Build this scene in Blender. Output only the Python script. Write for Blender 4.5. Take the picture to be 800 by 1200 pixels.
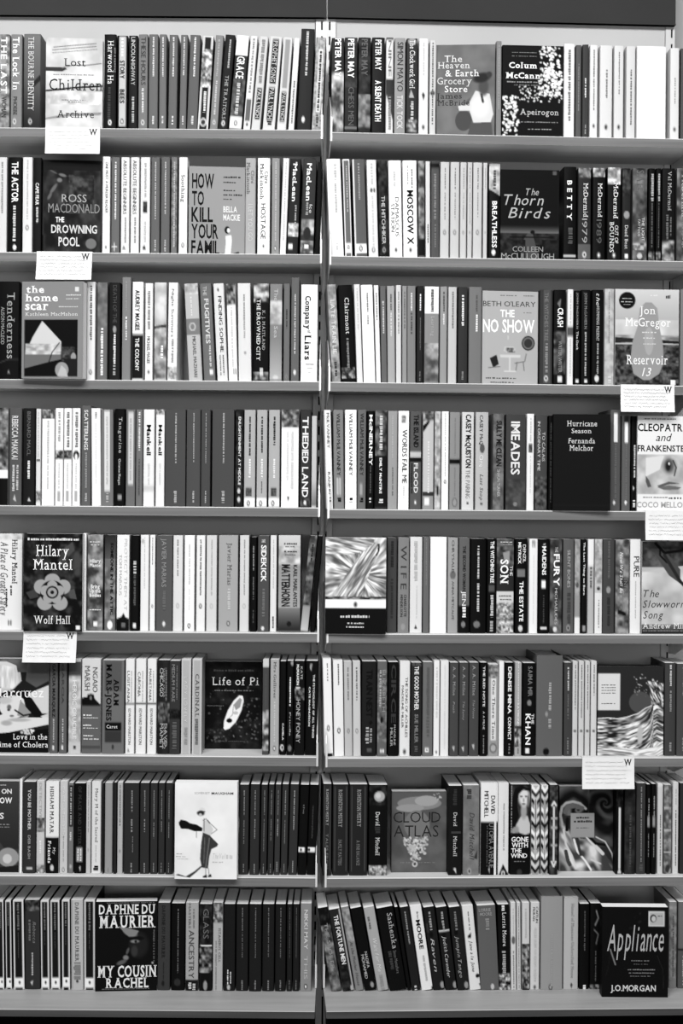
import bpy, math, random
import numpy as np
from mathutils import Matrix, Vector

for o in list(bpy.data.objects):
    bpy.data.objects.remove(o)
SC = bpy.context.scene
COL = SC.collection
rnd = random.Random(7)

# ------------------------------------------------------------------ camera
W, H = 800, 1200
F = 1866.0            # focal length in pixels
D = 3.27              # camera to the plane of the book spines
ZC = 1.17             # camera height
HOR = 582.0           # horizon row of the photograph
ROLL = 0.0075
cam_d = bpy.data.cameras.new('camera')
cam = bpy.data.objects.new('camera', cam_d)
COL.objects.link(cam)
cam_d.sensor_fit = 'HORIZONTAL'
cam_d.sensor_width = 36
cam_d.lens = F / W * 36
cam_d.shift_y = -(H / 2 - HOR) / W
cam_d.clip_start = 0.05
cr, sr = math.cos(ROLL), math.sin(ROLL)
RX, UP, FW = np.array([cr, 0, sr]), np.array([-sr, 0, cr]), np.array([0, 1, 0.])
CP = np.array([0, -D, ZC])
cam.matrix_world = Matrix(((RX[0], UP[0], 0, CP[0]), (RX[1], UP[1], -1, CP[1]), (RX[2], UP[2], 0, CP[2]), (0, 0, 0, 1)))
SC.camera = cam

# ------------------------------------------------------------------ world, lamps, exposure
world = bpy.data.worlds.new('room_light')
SC.world = world
world.use_nodes = True
world.node_tree.nodes['Background'].inputs[0].default_value = (1, 1, 1, 1)
world.node_tree.nodes['Background'].inputs[1].default_value = 0.12
def area(name, loc, target, size, size_y, power):
    l = bpy.data.lights.new(name, 'AREA')
    l.shape = 'RECTANGLE'; l.size = size; l.size_y = size_y; l.energy = power
    o = bpy.data.objects.new(name, l); COL.objects.link(o)
    o.location = loc
    o.rotation_euler = (Vector(target) - Vector(loc)).to_track_quat('-Z', 'Y').to_euler()
    return o
area('ceiling_lamp', (-0.7, -3.9, 3.5), (0.0, 0.0, 1.35), 2.2, 0.3, 170)
area('added_low_fill', (0.4, -7.0, 1.4), (0.0, 0.0, 1.5), 4.2, 0.7, 112)  # window-like soft source added behind the camera to brighten the shelf gaps
area('added_floor_fill', (0.0, -2.6, 3.3), (0.0, -2.6, 0.0), 3.2, 0.6, 130)  # unseen lamp added so the floor bounces light onto the shelf undersides
area('added_near_fill', (0.1, -2.1, 3.25), (0.0, 0.0, 1.5), 2.6, 0.25, 56)  # second lamp added closer in, for brightness falling off down the rows
SC.view_settings.view_transform = 'Standard'
SC.view_settings.look = 'None'
SC.view_settings.gamma = 1.0
SC.view_settings.use_curve_mapping = False
SC.view_settings.exposure = -0.5

# ------------------------------------------------------------------ bays and pixel rays
YAW = {'L': 0.0, 'R': math.radians(3.0)}
def ray(px, py):
    a = (px - W / 2) / F
    b = (HOR - py) / F
    d = FW + a * RX + b * UP
    return d
def project(p):
    v = np.array(p) - CP
    dep = v @ FW
    return W / 2 + F * (v @ RX) / dep, HOR - F * (v @ UP) / dep
_d = ray(376, HOR)
HX = (CP + _d * D)[0]                      # hinge between the bays
def to_world(bay, lx, ly, lz):
    a = YAW[bay]
    return (HX + lx * math.cos(a) - ly * math.sin(a), lx * math.sin(a) + ly * math.cos(a), lz)
def unproj(bay, px, py, ly):
    """local x and z where the ray through a pixel meets the bay's plane local y = ly"""
    a = YAW[bay]
    n = np.array([-math.sin(a), math.cos(a), 0])
    d = ray(px, py)
    o = CP - np.array([HX, 0, 0])
    t = (ly - n @ o) / (n @ d)
    p = o + t * d
    return p[0] * math.cos(a) + p[1] * math.sin(a), p[2]

LIP = 0.020            # shelf lip stands this far before the spines
LIPPX = {  # pixel row of the lip's top edge at x=190 (left) and x=590 (right)
    'L': [150.8, 296.6, 445.6, 593.6, 740.6, 885.8, 1027.2], 'R': [158.6, 302.8, 449.8, 598, 743.2, 888, 1028]}
SHELFZ = {}
for bay, x in (('L', 190), ('R', 590)):
    for i, y in enumerate(LIPPX[bay]):
        SHELFZ[bay, i + 1] = unproj(bay, x, y, -LIP)[1]
ROWY = {1: 0, 2: 0, 3: 0, 4: 0, 5: 0, 6: 0, 7: 0, 8: 0}
SHELFZ['L', 8] = unproj('L', 190, 1160.8, ROWY[8])[1]
SHELFZ['R', 8] = SHELFZ['L', 8]
BASEY = F * (ZC - SHELFZ['L', 8]) / (1184.5 - HOR + 1) - D      # front edge of the deep bottom shelf
BACK = 0.178

# ------------------------------------------------------------------ materials
def lin(g):
    return max(0.0035, (g / 255.0) ** 2.45 * 0.9)
def mat(name, g=None, rough=.5, metal=0, attr=False, noise=None, bump=0, spec=.5):
    m = bpy.data.materials.new(name); m.use_nodes = True
    nt = m.node_tree; b = nt.nodes['Principled BSDF']
    b.inputs['Roughness'].default_value = rough
    b.inputs['Metallic'].default_value = metal
    b.inputs['Specular IOR Level'].default_value = spec
    if attr:
        a = nt.nodes.new('ShaderNodeAttribute'); a.attribute_name = 'print'
        nt.links.new(a.outputs['Color'], b.inputs['Base Color'])
        if rough > 0:
            n = nt.nodes.new('ShaderNodeTexNoise'); n.inputs['Scale'].default_value = 60
            mr = nt.nodes.new('ShaderNodeMapRange')
            mr.inputs['To Min'].default_value = rough - .08; mr.inputs['To Max'].default_value = rough + .12
            nt.links.new(n.outputs['Fac'], mr.inputs['Value']); nt.links.new(mr.outputs['Result'], b.inputs['Roughness'])
    elif noise:
        sx, sy, sz, amp = noise
        tc = nt.nodes.new('ShaderNodeTexCoord'); mp = nt.nodes.new('ShaderNodeMapping')
        mp.inputs['Scale'].default_value = (sx, sy, sz)
        n = nt.nodes.new('ShaderNodeTexNoise'); n.inputs['Scale'].default_value = 1; n.inputs['Detail'].default_value = 5
        nt.links.new(tc.outputs['Object'], mp.inputs['Vector']); nt.links.new(mp.outputs['Vector'], n.inputs['Vector'])
        rp = nt.nodes.new('ShaderNodeValToRGB')
        lo, hi = lin(g - amp), lin(g + amp)
        rp.color_ramp.elements[0].position = .3; rp.color_ramp.elements[1].position = .7
        rp.color_ramp.elements[0].color = (lo, lo, lo, 1); rp.color_ramp.elements[1].color = (hi, hi, hi, 1)
        nt.links.new(n.outputs['Fac'], rp.inputs['Fac']); nt.links.new(rp.outputs['Color'], b.inputs['Base Color'])
        if bump:
            bp = nt.nodes.new('ShaderNodeBump'); bp.inputs['Strength'].default_value = bump; bp.inputs['Distance'].default_value = .002
            nt.links.new(n.outputs['Fac'], bp.inputs['Height']); nt.links.new(bp.outputs['Normal'], b.inputs['Normal'])
    else:
        c = lin(g); b.inputs['Base Color'].default_value = (c, c, c, 1)
    return m
M_PRINT = mat('printed_cover', rough=.42, attr=True, spec=.04)
M_INK = mat('printed_lettering', rough=.5, attr=True, spec=.05)
M_PAGE = mat('page_edges', 250, rough=.9, noise=(900, 3, 6, 5), spec=.1)
M_SHELF = mat('painted_shelf_steel', 215, rough=.55, noise=(3, 60, 140, 7), bump=.05, spec=.2)
M_LIP_SHADE = mat('shaded_lip_steel', 122, rough=.5, noise=(3, 60, 160, 9), bump=.05, spec=.12)  # shelf steel again, the front's shade put into a darker colour
M_BASE = mat('pale_base_board', 172, rough=.5, noise=(4, 40, 80, 9), bump=.05)
M_BACK = mat('painted_back_panel', 180, rough=.6, noise=(4, 4, 4, 4))
M_POST = mat('painted_post_steel', 196, rough=.4, noise=(9, 9, 9, 5))
M_CHROME = mat('bracket_steel', 225, rough=.28, metal=.35, noise=(30, 30, 12, 10))
M_HEAD = mat('header_board', 66, rough=.7, noise=(3, 3, 3, 3), spec=.05)
M_EDGE = mat('dark_edge_strip', 78, rough=.5, noise=(4, 9, 90, 6), spec=.1)
M_DARK = mat('slot_shade_kick_black', 6, rough=1, spec=0)  # black of the kick board; also stands for shade behind the slots
M_CARD = mat('note_card_paper', 228, rough=.8, noise=(40, 40, 40, 4))
M_FLOOR = mat('shop_floor', 140, rough=.6, noise=(8, 8, 8, 14))

# ------------------------------------------------------------------ mesh helpers
def mesh_from(name, verts, faces, mats=(), colors=None, smooth=False):
    me = bpy.data.meshes.new(name)
    me.from_pydata([tuple(v) for v in verts], [], [tuple(f) for f in faces])
    for m in mats: me.materials.append(m)
    if colors is not None:
        at = me.color_attributes.new('print', 'FLOAT_COLOR', 'POINT')
        c = np.asarray(colors, dtype=np.float32)
        if c.ndim == 1:
            c = np.repeat(c[:, None], 4, 1); c[:, 3] = 1
        at.data.foreach_set('color', c.ravel())
    me.update()
    return me
def link(name, data, parent=None, loc=None, rot=None):
    o = bpy.data.objects.new(name, data); COL.objects.link(o)
    if parent is not None: o.parent = parent
    if loc is not None: o.location = loc
    if rot is not None: o.rotation_euler = rot
    return o
def prop(o, **kw):
    for k, v in kw.items():
        if v is not None: o[k] = v
    return o
class MB:
    def __init__(s): s.v = []; s.f = []
    def quad(s, a, b, c, d):
        n = len(s.v); s.v += [a, b, c, d]; s.f.append((n, n + 1, n + 2, n + 3))
    def box(s, x0, x1, y0, y1, z0, z1):
        n = len(s.v)
        s.v += [(x0, y0, z0), (x1, y0, z0), (x1, y1, z0), (x0, y1, z0), (x0, y0, z1), (x1, y0, z1), (x1, y1, z1), (x0, y1, z1)]
        s.f += [(n, n + 3, n + 2, n + 1), (n + 4, n + 5, n + 6, n + 7), (n, n + 1, n + 5, n + 4), (n + 1, n + 2, n + 6, n + 5), (n + 2, n + 3, n + 7, n + 6), (n + 3, n, n + 4, n + 7)]
    def extrude_x(s, prof, x0, x1):
        """closed profile of (y,z) swept along x"""
        n = len(s.v); k = len(prof)
        s.v += [(x0, y, z) for y, z in prof] + [(x1, y, z) for y, z in prof]
        for i in range(k):
            j = (i + 1) % k
            s.f.append((n + i, n + j, n + k + j, n + k + i))
        s.f.append(tuple(n + i for i in range(k))[::-1]); s.f.append(tuple(n + k + i for i in range(k)))
    def build(s, name, m, parent=None, loc=None, rot=None):
        return link(name, mesh_from(name, s.v, s.f, [m]), parent, loc, rot)

# ------------------------------------------------------------------ glyphs (built-in font, cached as flat triangles)
GL = {}
def glyph(ch, style):
    key = (ch, style)
    if key in GL: return GL[key]
    cu = bpy.data.curves.new('glyph', 'FONT'); cu.body = ch; cu.resolution_u = 2
    cu.offset = {'b': .022, 'S': .022}.get(style, 0.0 if style != 'l' else -.008)
    if style in 'iI': cu.shear = .28
    ob = bpy.data.objects.new('glyph', cu); COL.objects.link(ob)
    dg = bpy.context.evaluated_depsgraph_get()
    me = ob.evaluated_get(dg).to_mesh()
    vs = [(v.co.x, v.co.y) for v in me.vertices]
    fs = [tuple(p.vertices) for p in me.polygons]
    if style in 'sS' and vs:
        ec = {}
        for p in fs:
            for i in range(len(p)):
                e = tuple(sorted((p[i], p[(i + 1) % len(p)]))); ec[e] = ec.get(e, 0) + 1
        ys = [v[1] for v in vs]
        lo, hi = min(ys), max(ys)
        add = []
        for (a, b), c in ec.items():
            if c > 1: continue
            (xa, ya), (xb, yb) = vs[a], vs[b]
            if abs(ya - yb) > .004 or not .04 < abs(xa - xb) < .2: continue
            for lev in (0.0, hi, lo):
                if abs(ya - lev) < .03:
                    x0, x1 = min(xa, xb) - .085, max(xa, xb) + .085
                    y0, y1 = (ya, ya + .05) if lev < hi - .1 else (ya - .05, ya)
                    add.append((x0, x1, y0, y1)); break
        for x0, x1, y0, y1 in add:
            n = len(vs); vs += [(x0, y0), (x1, y0), (x1, y1), (x0, y1)]; fs.append((n, n + 1, n + 2, n + 3))
    ob.to_mesh_clear() if hasattr(ob, 'to_mesh_clear') else None
    bpy.data.objects.remove(ob); bpy.data.curves.remove(cu)
    if vs:
        x0 = min(v[0] for v in vs); x1 = max(v[0] for v in vs)
        vs = [(x - x0, y) for x, y in vs]; w = x1 - x0
    else: w = .22
    GL[key] = (vs, fs, w)
    return GL[key]
def layout(text, style):
    gap = .075 if style not in 'bS' else .06
    v, f, x = [], [], 0
    for ch in text:
        if ch == ' ': x += .3; continue
        gv, gf, w = glyph(ch, style)
        n = len(v)
        v += [(x + a, b) for a, b in gv]; f += [tuple(n + i for i in t) for t in gf]
        x += w + gap
    if not v: return v, f
    a = np.array(v); wid = a[:, 0].max(); top = a[:, 1].max()
    a[:, 0] /= wid; a[:, 1] /= top
    return a, f

# ------------------------------------------------------------------ paint: spec strings -> vertex grid of greys
class Paint:
    """a small canvas in the book's own (u, v) frame; sampled onto the cover's vertices"""
    def __init__(s, u0, u1, v0, v1, tone, nu, nv, seed):
        s.u0, s.u1, s.v0, s.v1 = u0, u1, v0, v1
        s.K = 3
        s.nu, s.nv = nu, nv
        U = u0 + (np.arange(nu * s.K) + .5) / (nu * s.K) * (u1 - u0)
        V = v0 + (np.arange(nv * s.K) + .5) / (nv * s.K) * (v1 - v0)
        s.U, s.V = np.meshgrid(U, V)
        s.a = np.full(s.U.shape, float(tone))
        s.r = np.random.RandomState(seed)
    def cu(s, c): return s.u0 + c / 100.0 * (s.u1 - s.u0)
    def rect(s, u0, u1, v0, v1, t): s.a[(s.U >= u0) & (s.U <= u1) & (s.V >= v0) & (s.V <= v1)] = t
    def ell(s, u, v, ru, rv, t, ang=0):
        c, n = math.cos(math.radians(ang)), math.sin(math.radians(ang))
        x, y = s.U - u, s.V - v
        s.a[((x * c + y * n) / ru) ** 2 + ((-x * n + y * c) / rv) ** 2 <= 1] = t
    def grad(s, v0, v1, t0, t1):
        k = (s.V >= v0) & (s.V <= v1)
        s.a[k] = (t0 + (t1 - t0) * (s.V - v0) / (v1 - v0 + 1e-6))[k]
    def noise(s, scale, sy=1.0):
        out = np.zeros(s.U.shape); amp = 1; tot = 0
        for o in range(3):
            sc = scale / 2 ** o
            gu = (s.U - s.u0) / sc; gv = (s.V - s.v0) / (sc * sy)
            nu_, nv_ = int(abs(gu).max()) + 3, int(abs(gv).max()) + 3
            g = s.r.rand(nv_, nu_)
            iu, iv = np.floor(gu).astype(int).clip(0, nu_ - 2), np.floor(gv).astype(int).clip(0, nv_ - 2)
            fu, fv = gu - iu, gv - iv
            fu = fu * fu * (3 - 2 * fu); fv = fv * fv * (3 - 2 * fv)
            val = (g[iv, iu] * (1 - fu) + g[iv, iu + 1] * fu) * (1 - fv) + (g[iv + 1, iu] * (1 - fu) + g[iv + 1, iu + 1] * fu) * fv
            out += amp * val; tot += amp; amp *= .5
        out /= tot
        return ((out - .5) * 1.9 + .5).clip(0, 1)
    def mott(s, u0, u1, v0, v1, t0, t1, sc, sy=1.0):
        k = (s.V >= v0) & (s.V <= v1) & (s.U >= u0) & (s.U <= u1)
        s.a[k] = (t0 + (t1 - t0) * s.noise(sc, sy))[k]
    def poly(s, t, pts):
        x = pts[0::2]; y = pts[1::2]; n = len(x)
        ins = np.zeros(s.U.shape, bool)
        for i in range(n):
            j = i - 1
            if y[i] == y[j]: continue
            c = ((y[i] > s.V) != (y[j] > s.V)) & (s.U < (x[j] - x[i]) * (s.V - y[i]) / (y[j] - y[i]) + x[i])
            ins ^= c
        s.a[ins] = t
    def line(s, t, w, pts):
        for i in range(0, len(pts) - 2, 2):
            ax, ay, bx, by = pts[i:i + 4]
            dx, dy = bx - ax, by - ay; L = dx * dx + dy * dy + 1e-9
            q = (((s.U - ax) * dx + (s.V - ay) * dy) / L).clip(0, 1)
            s.a[(s.U - ax - q * dx) ** 2 + (s.V - ay - q * dy) ** 2 < (w / 2) ** 2] = t
    def vnoise(s, x, y):
        tab = s.r.rand(64, 64)
        ix, iy = np.floor(x).astype(int), np.floor(y).astype(int)
        fx, fy = x - ix, y - iy
        fx = fx * fx * (3 - 2 * fx); fy = fy * fy * (3 - 2 * fy)
        g = lambda a, b: tab[b % 64, a % 64]
        return (g(ix, iy) * (1 - fx) + g(ix + 1, iy) * fx) * (1 - fy) + (g(ix, iy + 1) * (1 - fx) + g(ix + 1, iy + 1) * fx) * fy
    def put(s, mask, n, t0, t1, con=1.7):
        n = ((n - .5) * con + .5).clip(0, 1)
        s.a[mask] = (t0 + (t1 - t0) * n)[mask]
    def streak(s, u0, u1, t0, t1, al, ac, cur):
        yc = np.interp(s.U, cur[0::2], cur[1::2]); d = s.V - yc
        n = .6 * s.vnoise(s.U / al, d / ac) + .4 * s.vnoise(s.U / al * 2.3, d / ac * 1.9)
        s.put((d > s.vnoise(s.U / 7, s.U * 0) * 5) & (s.U >= u0) & (s.U <= u1), n, t0, t1, 2.4)
    def rays(s, u0, u1, v0, v1, cu, cv, t0, t1, k):
        th = np.arctan2(s.V - cv, s.U - cu); r = np.hypot(s.V - cv, s.U - cu)
        n = .65 * s.vnoise(th * k + 40, r / 60) + .35 * s.vnoise(th * k * 2.2 + 70, r / 25)
        s.put((s.V >= v0) & (s.V <= v1) & (s.U >= u0) & (s.U <= u1), n, t0, t1, 2.2)
    def brushed(s, t0, t1, ang, al, ac, pts):
        c, q = math.cos(math.radians(ang)), math.sin(math.radians(ang))
        x, y = s.U * c + s.V * q, -s.U * q + s.V * c
        keep = s.a.copy(); s.poly(-999, pts); m = s.a < -900; s.a = keep
        s.put(m, .6 * s.vnoise(x / al, y / ac) + .4 * s.vnoise(x / al * 2, y / ac * 2.1), t0, t1, 2.3)
    def spiral(s, u0, u1, v0, v1, cu, cv, t0, t1, k, tw):
        th = np.arctan2(s.V - cv, s.U - cu); r = np.hypot(s.V - cv, s.U - cu) + 4
        w = th * k / 2 / math.pi + tw * np.log(r)
        n = .5 + .5 * np.sin(w * 2 * math.pi + 1.5 * s.vnoise(s.U / 30, s.V / 30))
        n = n * .75 + .25 * s.vnoise(w * 5, r / 30)
        s.put((s.V >= v0) & (s.V <= v1) & (s.U >= u0) & (s.U <= u1), n, t0, t1, 1.3)
    def soft(s, u, v, ru, rv, t, ang=0):
        c, n = math.cos(math.radians(ang)), math.sin(math.radians(ang))
        x, y = s.U - u, s.V - v
        d = ((x * c + y * n) / ru) ** 2 + ((-x * n + y * c) / rv) ** 2
        w = np.clip(1.25 - d, 0, 1) ** 1.0; w = w * w * (3 - 2 * w)
        s.a = s.a * (1 - w) + t * w
    def out(s):
        K = s.K
        a = (np.clip(s.a, 0, 255) / 255.0) ** 2.45
        a = a.reshape(s.nv, K, s.nu, K).mean((1, 3))
        return np.maximum(.0035, a * .9)

def paint_ops(P, ops, sc):
    for op in ops:
        k = op[0]; a = op[1:]
        if k == 'b': P.rect(P.u0 - 1, P.u1 + 1, *a)
        elif k == 'r': P.rect(P.cu(a[2]), P.cu(a[3]), a[0], a[1], a[4])
        elif k == 'R': P.rect(*a)
        elif k == 'g': P.grad(*a)
        elif k == 'm': P.mott(P.u0 - 1, P.u1 + 1, a[0], a[1], a[2], a[3], a[4] if len(a) > 4 else 18)
        elif k == 'M': P.mott(*a)
        elif k == 'o':
            w = P.u1 - P.u0; u = P.cu(a[1]); r = min(w * .2, 9)
            P.ell(u, a[0], r, r * 1.45, a[2]); P.ell(u, a[0], r * .45, r * .8, a[3] if len(a) > 3 else (230 if a[2] < 128 else 40))
        elif k == 'E': P.ell(*a)
        elif k == 'P': P.poly(a[0], a[1:])
        elif k == 'L': P.line(a[0], a[1], a[2:])
        elif k == 'S': P.streak(*a[:6], a[6:])
        elif k == 'Q': P.rays(*a)
        elif k == 'A': P.brushed(*a[:5], a[5:])
        elif k == 'Z': P.spiral(*a)
        elif k == 'G': P.soft(*a)
        elif k == 'e':
            w = (P.u1 - P.u0) * .12; t = a[0]
            P.rect(P.u0, P.u0 + w, P.v0, P.v1, t); P.rect(P.u1 - w, P.u1, P.v0, P.v1, t)
            P.rect(P.u0, P.u1, P.v0, P.v0 + 6, t)
        elif k == 'K':
            n, u0, u1, v0, v1, t, r = a[:7]
            for i in range(int(n)):
                P.ell(P.r.uniform(u0, u1), P.r.uniform(v0, v1), r * P.r.uniform(.5, 1.3), r * P.r.uniform(.4, 1), t + P.r.uniform(-25, 25), P.r.uniform(0, 180))

def parse(s):
    ops = []; name = None
    for part in s.split('|'):
        part = part.strip()
        if not part: continue
        k = part[0]
        if k == 'n' and part[1] == ' ': name = part[2:].strip(); continue
        t = part.split()
        if k in 'T':
            ops.append(('T', *[float(x) for x in t[1:6]], t[6], ' '.join(t[7:])))
        elif k == 'H':
            ops.append(('H', *[float(x) for x in t[1:6]], t[6], ' '.join(t[7:])))
        else:
            ops.append((t[0], *[float(x) for x in t[1:]]))
    return ops, name

# ------------------------------------------------------------------ one book
def book(root, w, dep, h, ops, box, tone, nface, seed, page=True, side=None, hard=False, facing='spine'):
    """cover shell (painted grid in front), page block, lettering; local origin = middle of the front's foot"""
    u0, u1, v0, v1 = box
    X = lambda u: -w / 2 + (u - u0) / (u1 - u0) * w
    Z = lambda v: h * (v1 - v) / (v1 - v0)
    nu, nv = nface
    P = Paint(u0, u1, v0, v1, tone, nu, nv, seed)
    paint_ops(P, ops, None)
    g = P.out()
    st = lin(side if side is not None else tone)
    th = .0026 if hard else .0006
    r = min(.0016, w * .12)
    xs = -w / 2 + r * .6 + (np.arange(nu) + .5) / nu * (w - 1.2 * r)
    xs[0] = -w / 2 + r; xs[-1] = w / 2 - r
    if facing == 'spine':
        bow = min(.0016, w * .06)
        prof = [(-w / 2, dep, -1), (-w / 2, r * 1.6, -1), (-w / 2 + r * .3, r * .5, 0)]
        for i, x in enumerate(xs):
            prof.append((x, r * .12 - bow * (1 - (2 * x / w) ** 2) + bow * .3, i))
        prof += [(w / 2 - r * .3, r * .5, nu - 1), (w / 2, r * 1.6, -1), (w / 2, dep, -1)]
    else:
        prof = [(w / 2, dep, -1), (-w / 2 + r, dep, -1), (-w / 2, dep - r, -1), (-w / 2, r, -1), (-w / 2 + r * .3, r * .3, 0)]
        for i, x in enumerate(xs): prof.append((x, 0.0, i))
        prof += [(w / 2, 0.0, nu - 1)]
    k = len(prof)
    verts = []; cols = []
    zs = [h] + [h - (j + .5) / nv * h for j in range(nv)] + [0.0]
    for j, z in enumerate(zs):
        jj = min(max(j - 1, 0), nv - 1)
        for (x, y, c) in prof:
            verts.append((x, y, z)); cols.append(g[jj, c] if c >= 0 else st)
    faces = []
    nr = len(zs)
    # side strips need no rows: keep them as single tall faces
    for i in range(k - 1):
        if prof[i][2] < 0 and prof[i + 1][2] < 0:
            faces.append((i, i + 1, (nr - 1) * k + i + 1, (nr - 1) * k + i))
        else:
            for j in range(nr - 1):
                a = j * k + i
                faces.append((a, a + 1, a + k + 1, a + k))
    # rims: the thickness of the card
    n0 = len(verts)
    for zi, z in ((0, h), (1, 0.0)):
        for (x, y, c) in prof:
            xi = x - math.copysign(th, x) if abs(x) > w / 2 - r * 1.2 else x
            yi = max(y, 0) + th if (facing == 'spine' or y < dep / 2) else y - th
            if facing == 'spine' and abs(y - dep) < 1e-6: yi = dep
            verts.append((xi, yi, z)); cols.append(st)
    for i in range(k - 1):
        faces.append((i + 1, i, n0 + i, n0 + i + 1))
        b = (nr - 1) * k
        faces.append((b + i, b + i + 1, n0 + k + i + 1, n0 + k + i))
    if facing != 'spine': faces = [f[::-1] if False else f for f in faces]
    me = mesh_from('cover', verts, faces, [M_PRINT], cols)
    link('cover', me, root)
    mb = MB()
    dz = .003 if hard else .0005
    ti = th
    if facing == 'spine': mb.box(-w / 2 + ti, w / 2 - ti, ti + .0006, dep - .0012, dz, h - dz)
    else: mb.box(-w / 2 + ti, w / 2 - (.002 if hard else .0008), ti, dep - ti, dz, h - dz)
    mb.build('pages', M_PAGE, root)
    # lettering
    yl = -.0003 if facing != 'spine' else -min(.0016, w * .06) - .0003
    first = True
    sp_v, sp_f, sp_c = [], [], []
    rr = random.Random(seed)
    def pq(x0, x1, z0, z1, t):
        n = len(sp_v); sp_v.extend([(x0, yl, z0), (x1, yl, z0), (x1, yl, z1), (x0, yl, z1)]); sp_f.append((n, n + 1, n + 2, n + 3)); sp_c.extend([lin(t)] * 4)
    for op in ops:
        if op[0] == 'T':
            _, a, b, c0, c1, t, stl, txt = op
            gv, gf = layout(txt, stl)
            if not len(gv): continue
            za, zb = Z(a), Z(b); xa = -w / 2 + c0 / 100 * w; xb = -w / 2 + c1 / 100 * w
            vs = [(xa + y * (xb - xa), yl, za + x * (zb - za)) for x, y in gv]
            gf = [f for f in gf]
        elif op[0] == 'H':
            _, a, b, va, vb, t, stl, txt = op
            gv, gf = layout(txt, stl)
            xa, xb, za, zb = X(a), X(b), Z(vb), Z(va)
            vs = [(xa + x * (xb - xa), yl, za + y * (zb - za)) for x, y in gv]
        elif op[0] == 'x':
            _, a, b, c0, c1, t = op
            v = a
            while v < b:
                l = rr.uniform(5, 11); e = min(v + l, b)
                q = rr.uniform(0, .25) * (c1 - c0)
                pq(-w / 2 + (c0 + q) / 100 * w, -w / 2 + c1 / 100 * w, Z(e), Z(v), t)
                v = e + (rr.uniform(1.5, 2.5) if rr.random() > .2 else 6)
            continue
        elif op[0] == 'X':
            _, a, b, va, vb, t = op
            u = a
            while u < b:
                l = rr.uniform(5, 12); e = min(u + l, b)
                pq(X(u), X(e), Z(vb), Z(va + rr.uniform(0, .3) * (vb - va)), t)
                u = e + (rr.uniform(1.5, 2.5) if rr.random() > .25 else 6)
            continue
        else: continue
        link('title' if first else 'lettering', mesh_from('lettering', vs, gf, [M_INK], [lin(t)] * len(vs)), root)
        first = False
    if sp_v:
        link('small_print', mesh_from('small_print', sp_v, sp_f, [M_INK], sp_c), root)['kind'] = 'stuff'

ORD = ['', 'first', 'second', 'third', 'fourth', 'fifth', 'sixth', 'seventh', 'eighth', 'ninth', 'tenth', 'eleventh', 'twelfth',
       'thirteenth', 'fourteenth', 'fifteenth', 'sixteenth', 'seventeenth', 'eighteenth', 'nineteenth', 'twentieth',
       'twenty-first', 'twenty-second', 'twenty-third', 'twenty-fourth', 'twenty-fifth', 'twenty-sixth', 'twenty-seventh', 'twenty-eighth']
ROWN = ['', 'top', 'second', 'third', 'fourth', 'fifth', 'sixth', 'seventh', 'bottom']
# ------------------------------------------------------------------ the books
# one line per book: left right top tone [lLEAN] [H = hardback] | printing
# lines that start with F: a book shown cover-out: left right top bottom tone yaw depth thickness ; anchor ; label ; printing
SEGS = []
def seg(bay, row, off_x, off_y, s, text): SEGS.append((bay, row, off_x, off_y, s, text))
GR = '| x 95 280 40 60 205 | x 465 505 38 62 205'

seg('L', 1, 0, 20, .25, '''
-8 45 82 150 | m 82 520 90 180 22 | T 95 360 22 80 235 S THE LAST | T 375 470 30 75 60 r WOMAN
50 103 82 132 | T 95 345 18 78 238 S The Lock In | T 375 460 25 60 50 r PHOEBE | o 490 35 210 | n THE LOCK IN
110 190 80 100 | g 82 300 118 95 | g 300 520 95 45 | T 95 440 28 62 215 s THE BOURNE IDENTITY | P 40 160 300 190 270 190 300 160 330 | o 490 40 190
F 215 480 100 518 190 3 0.004 0.022 ; torn-paper cover ; pale torn-paper book cover lettered Lost Children Archive, face-out on the top left shelf ; | m 100 518 185 220 60 | L 110 4 250 142 450 122 | L 110 4 245 155 450 135 | L 120 3 245 168 455 148 | P 60 215 232 300 232 315 240 290 252 215 250 | L 110 5 290 235 340 222 400 222 475 212 | L 35 9 215 340 260 335 330 326 400 320 480 314 | M 215 480 343 400 180 225 30 | L 90 6 215 465 280 458 340 440 400 445 475 436 | P 140 215 462 330 440 475 434 475 446 330 454 215 470 | H 300 400 192 226 30 s Lost | H 232 480 285 336 25 s Children | H 268 440 428 460 35 s Archive | X 250 440 262 268 150 | X 290 400 378 382 120 | X 320 380 386 391 120 | X 330 460 502 508 150
487 545 82 32 | T 112 315 30 78 225 s Harwood Ha | x 145 260 82 95 120 | x 330 480 30 55 70 | o 495 50 235 60
548 598 88 22 | r 92 512 16 86 190 | T 205 290 28 72 25 b STORY | T 340 405 28 72 25 b BEES | x 100 190 35 60 225 | o 490 50 60
602 645 88 38 | T 95 205 28 72 200 r LINCOLN | T 205 320 28 72 170 b HIGHWAY | x 375 495 35 65 180
648 692 82 122 | T 95 320 28 78 62 r THESE HOURS | x 335 450 35 60 210 | o 495 50 210
696 740 82 108''' + GR + '''
745 780 82 112''' + GR)
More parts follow.
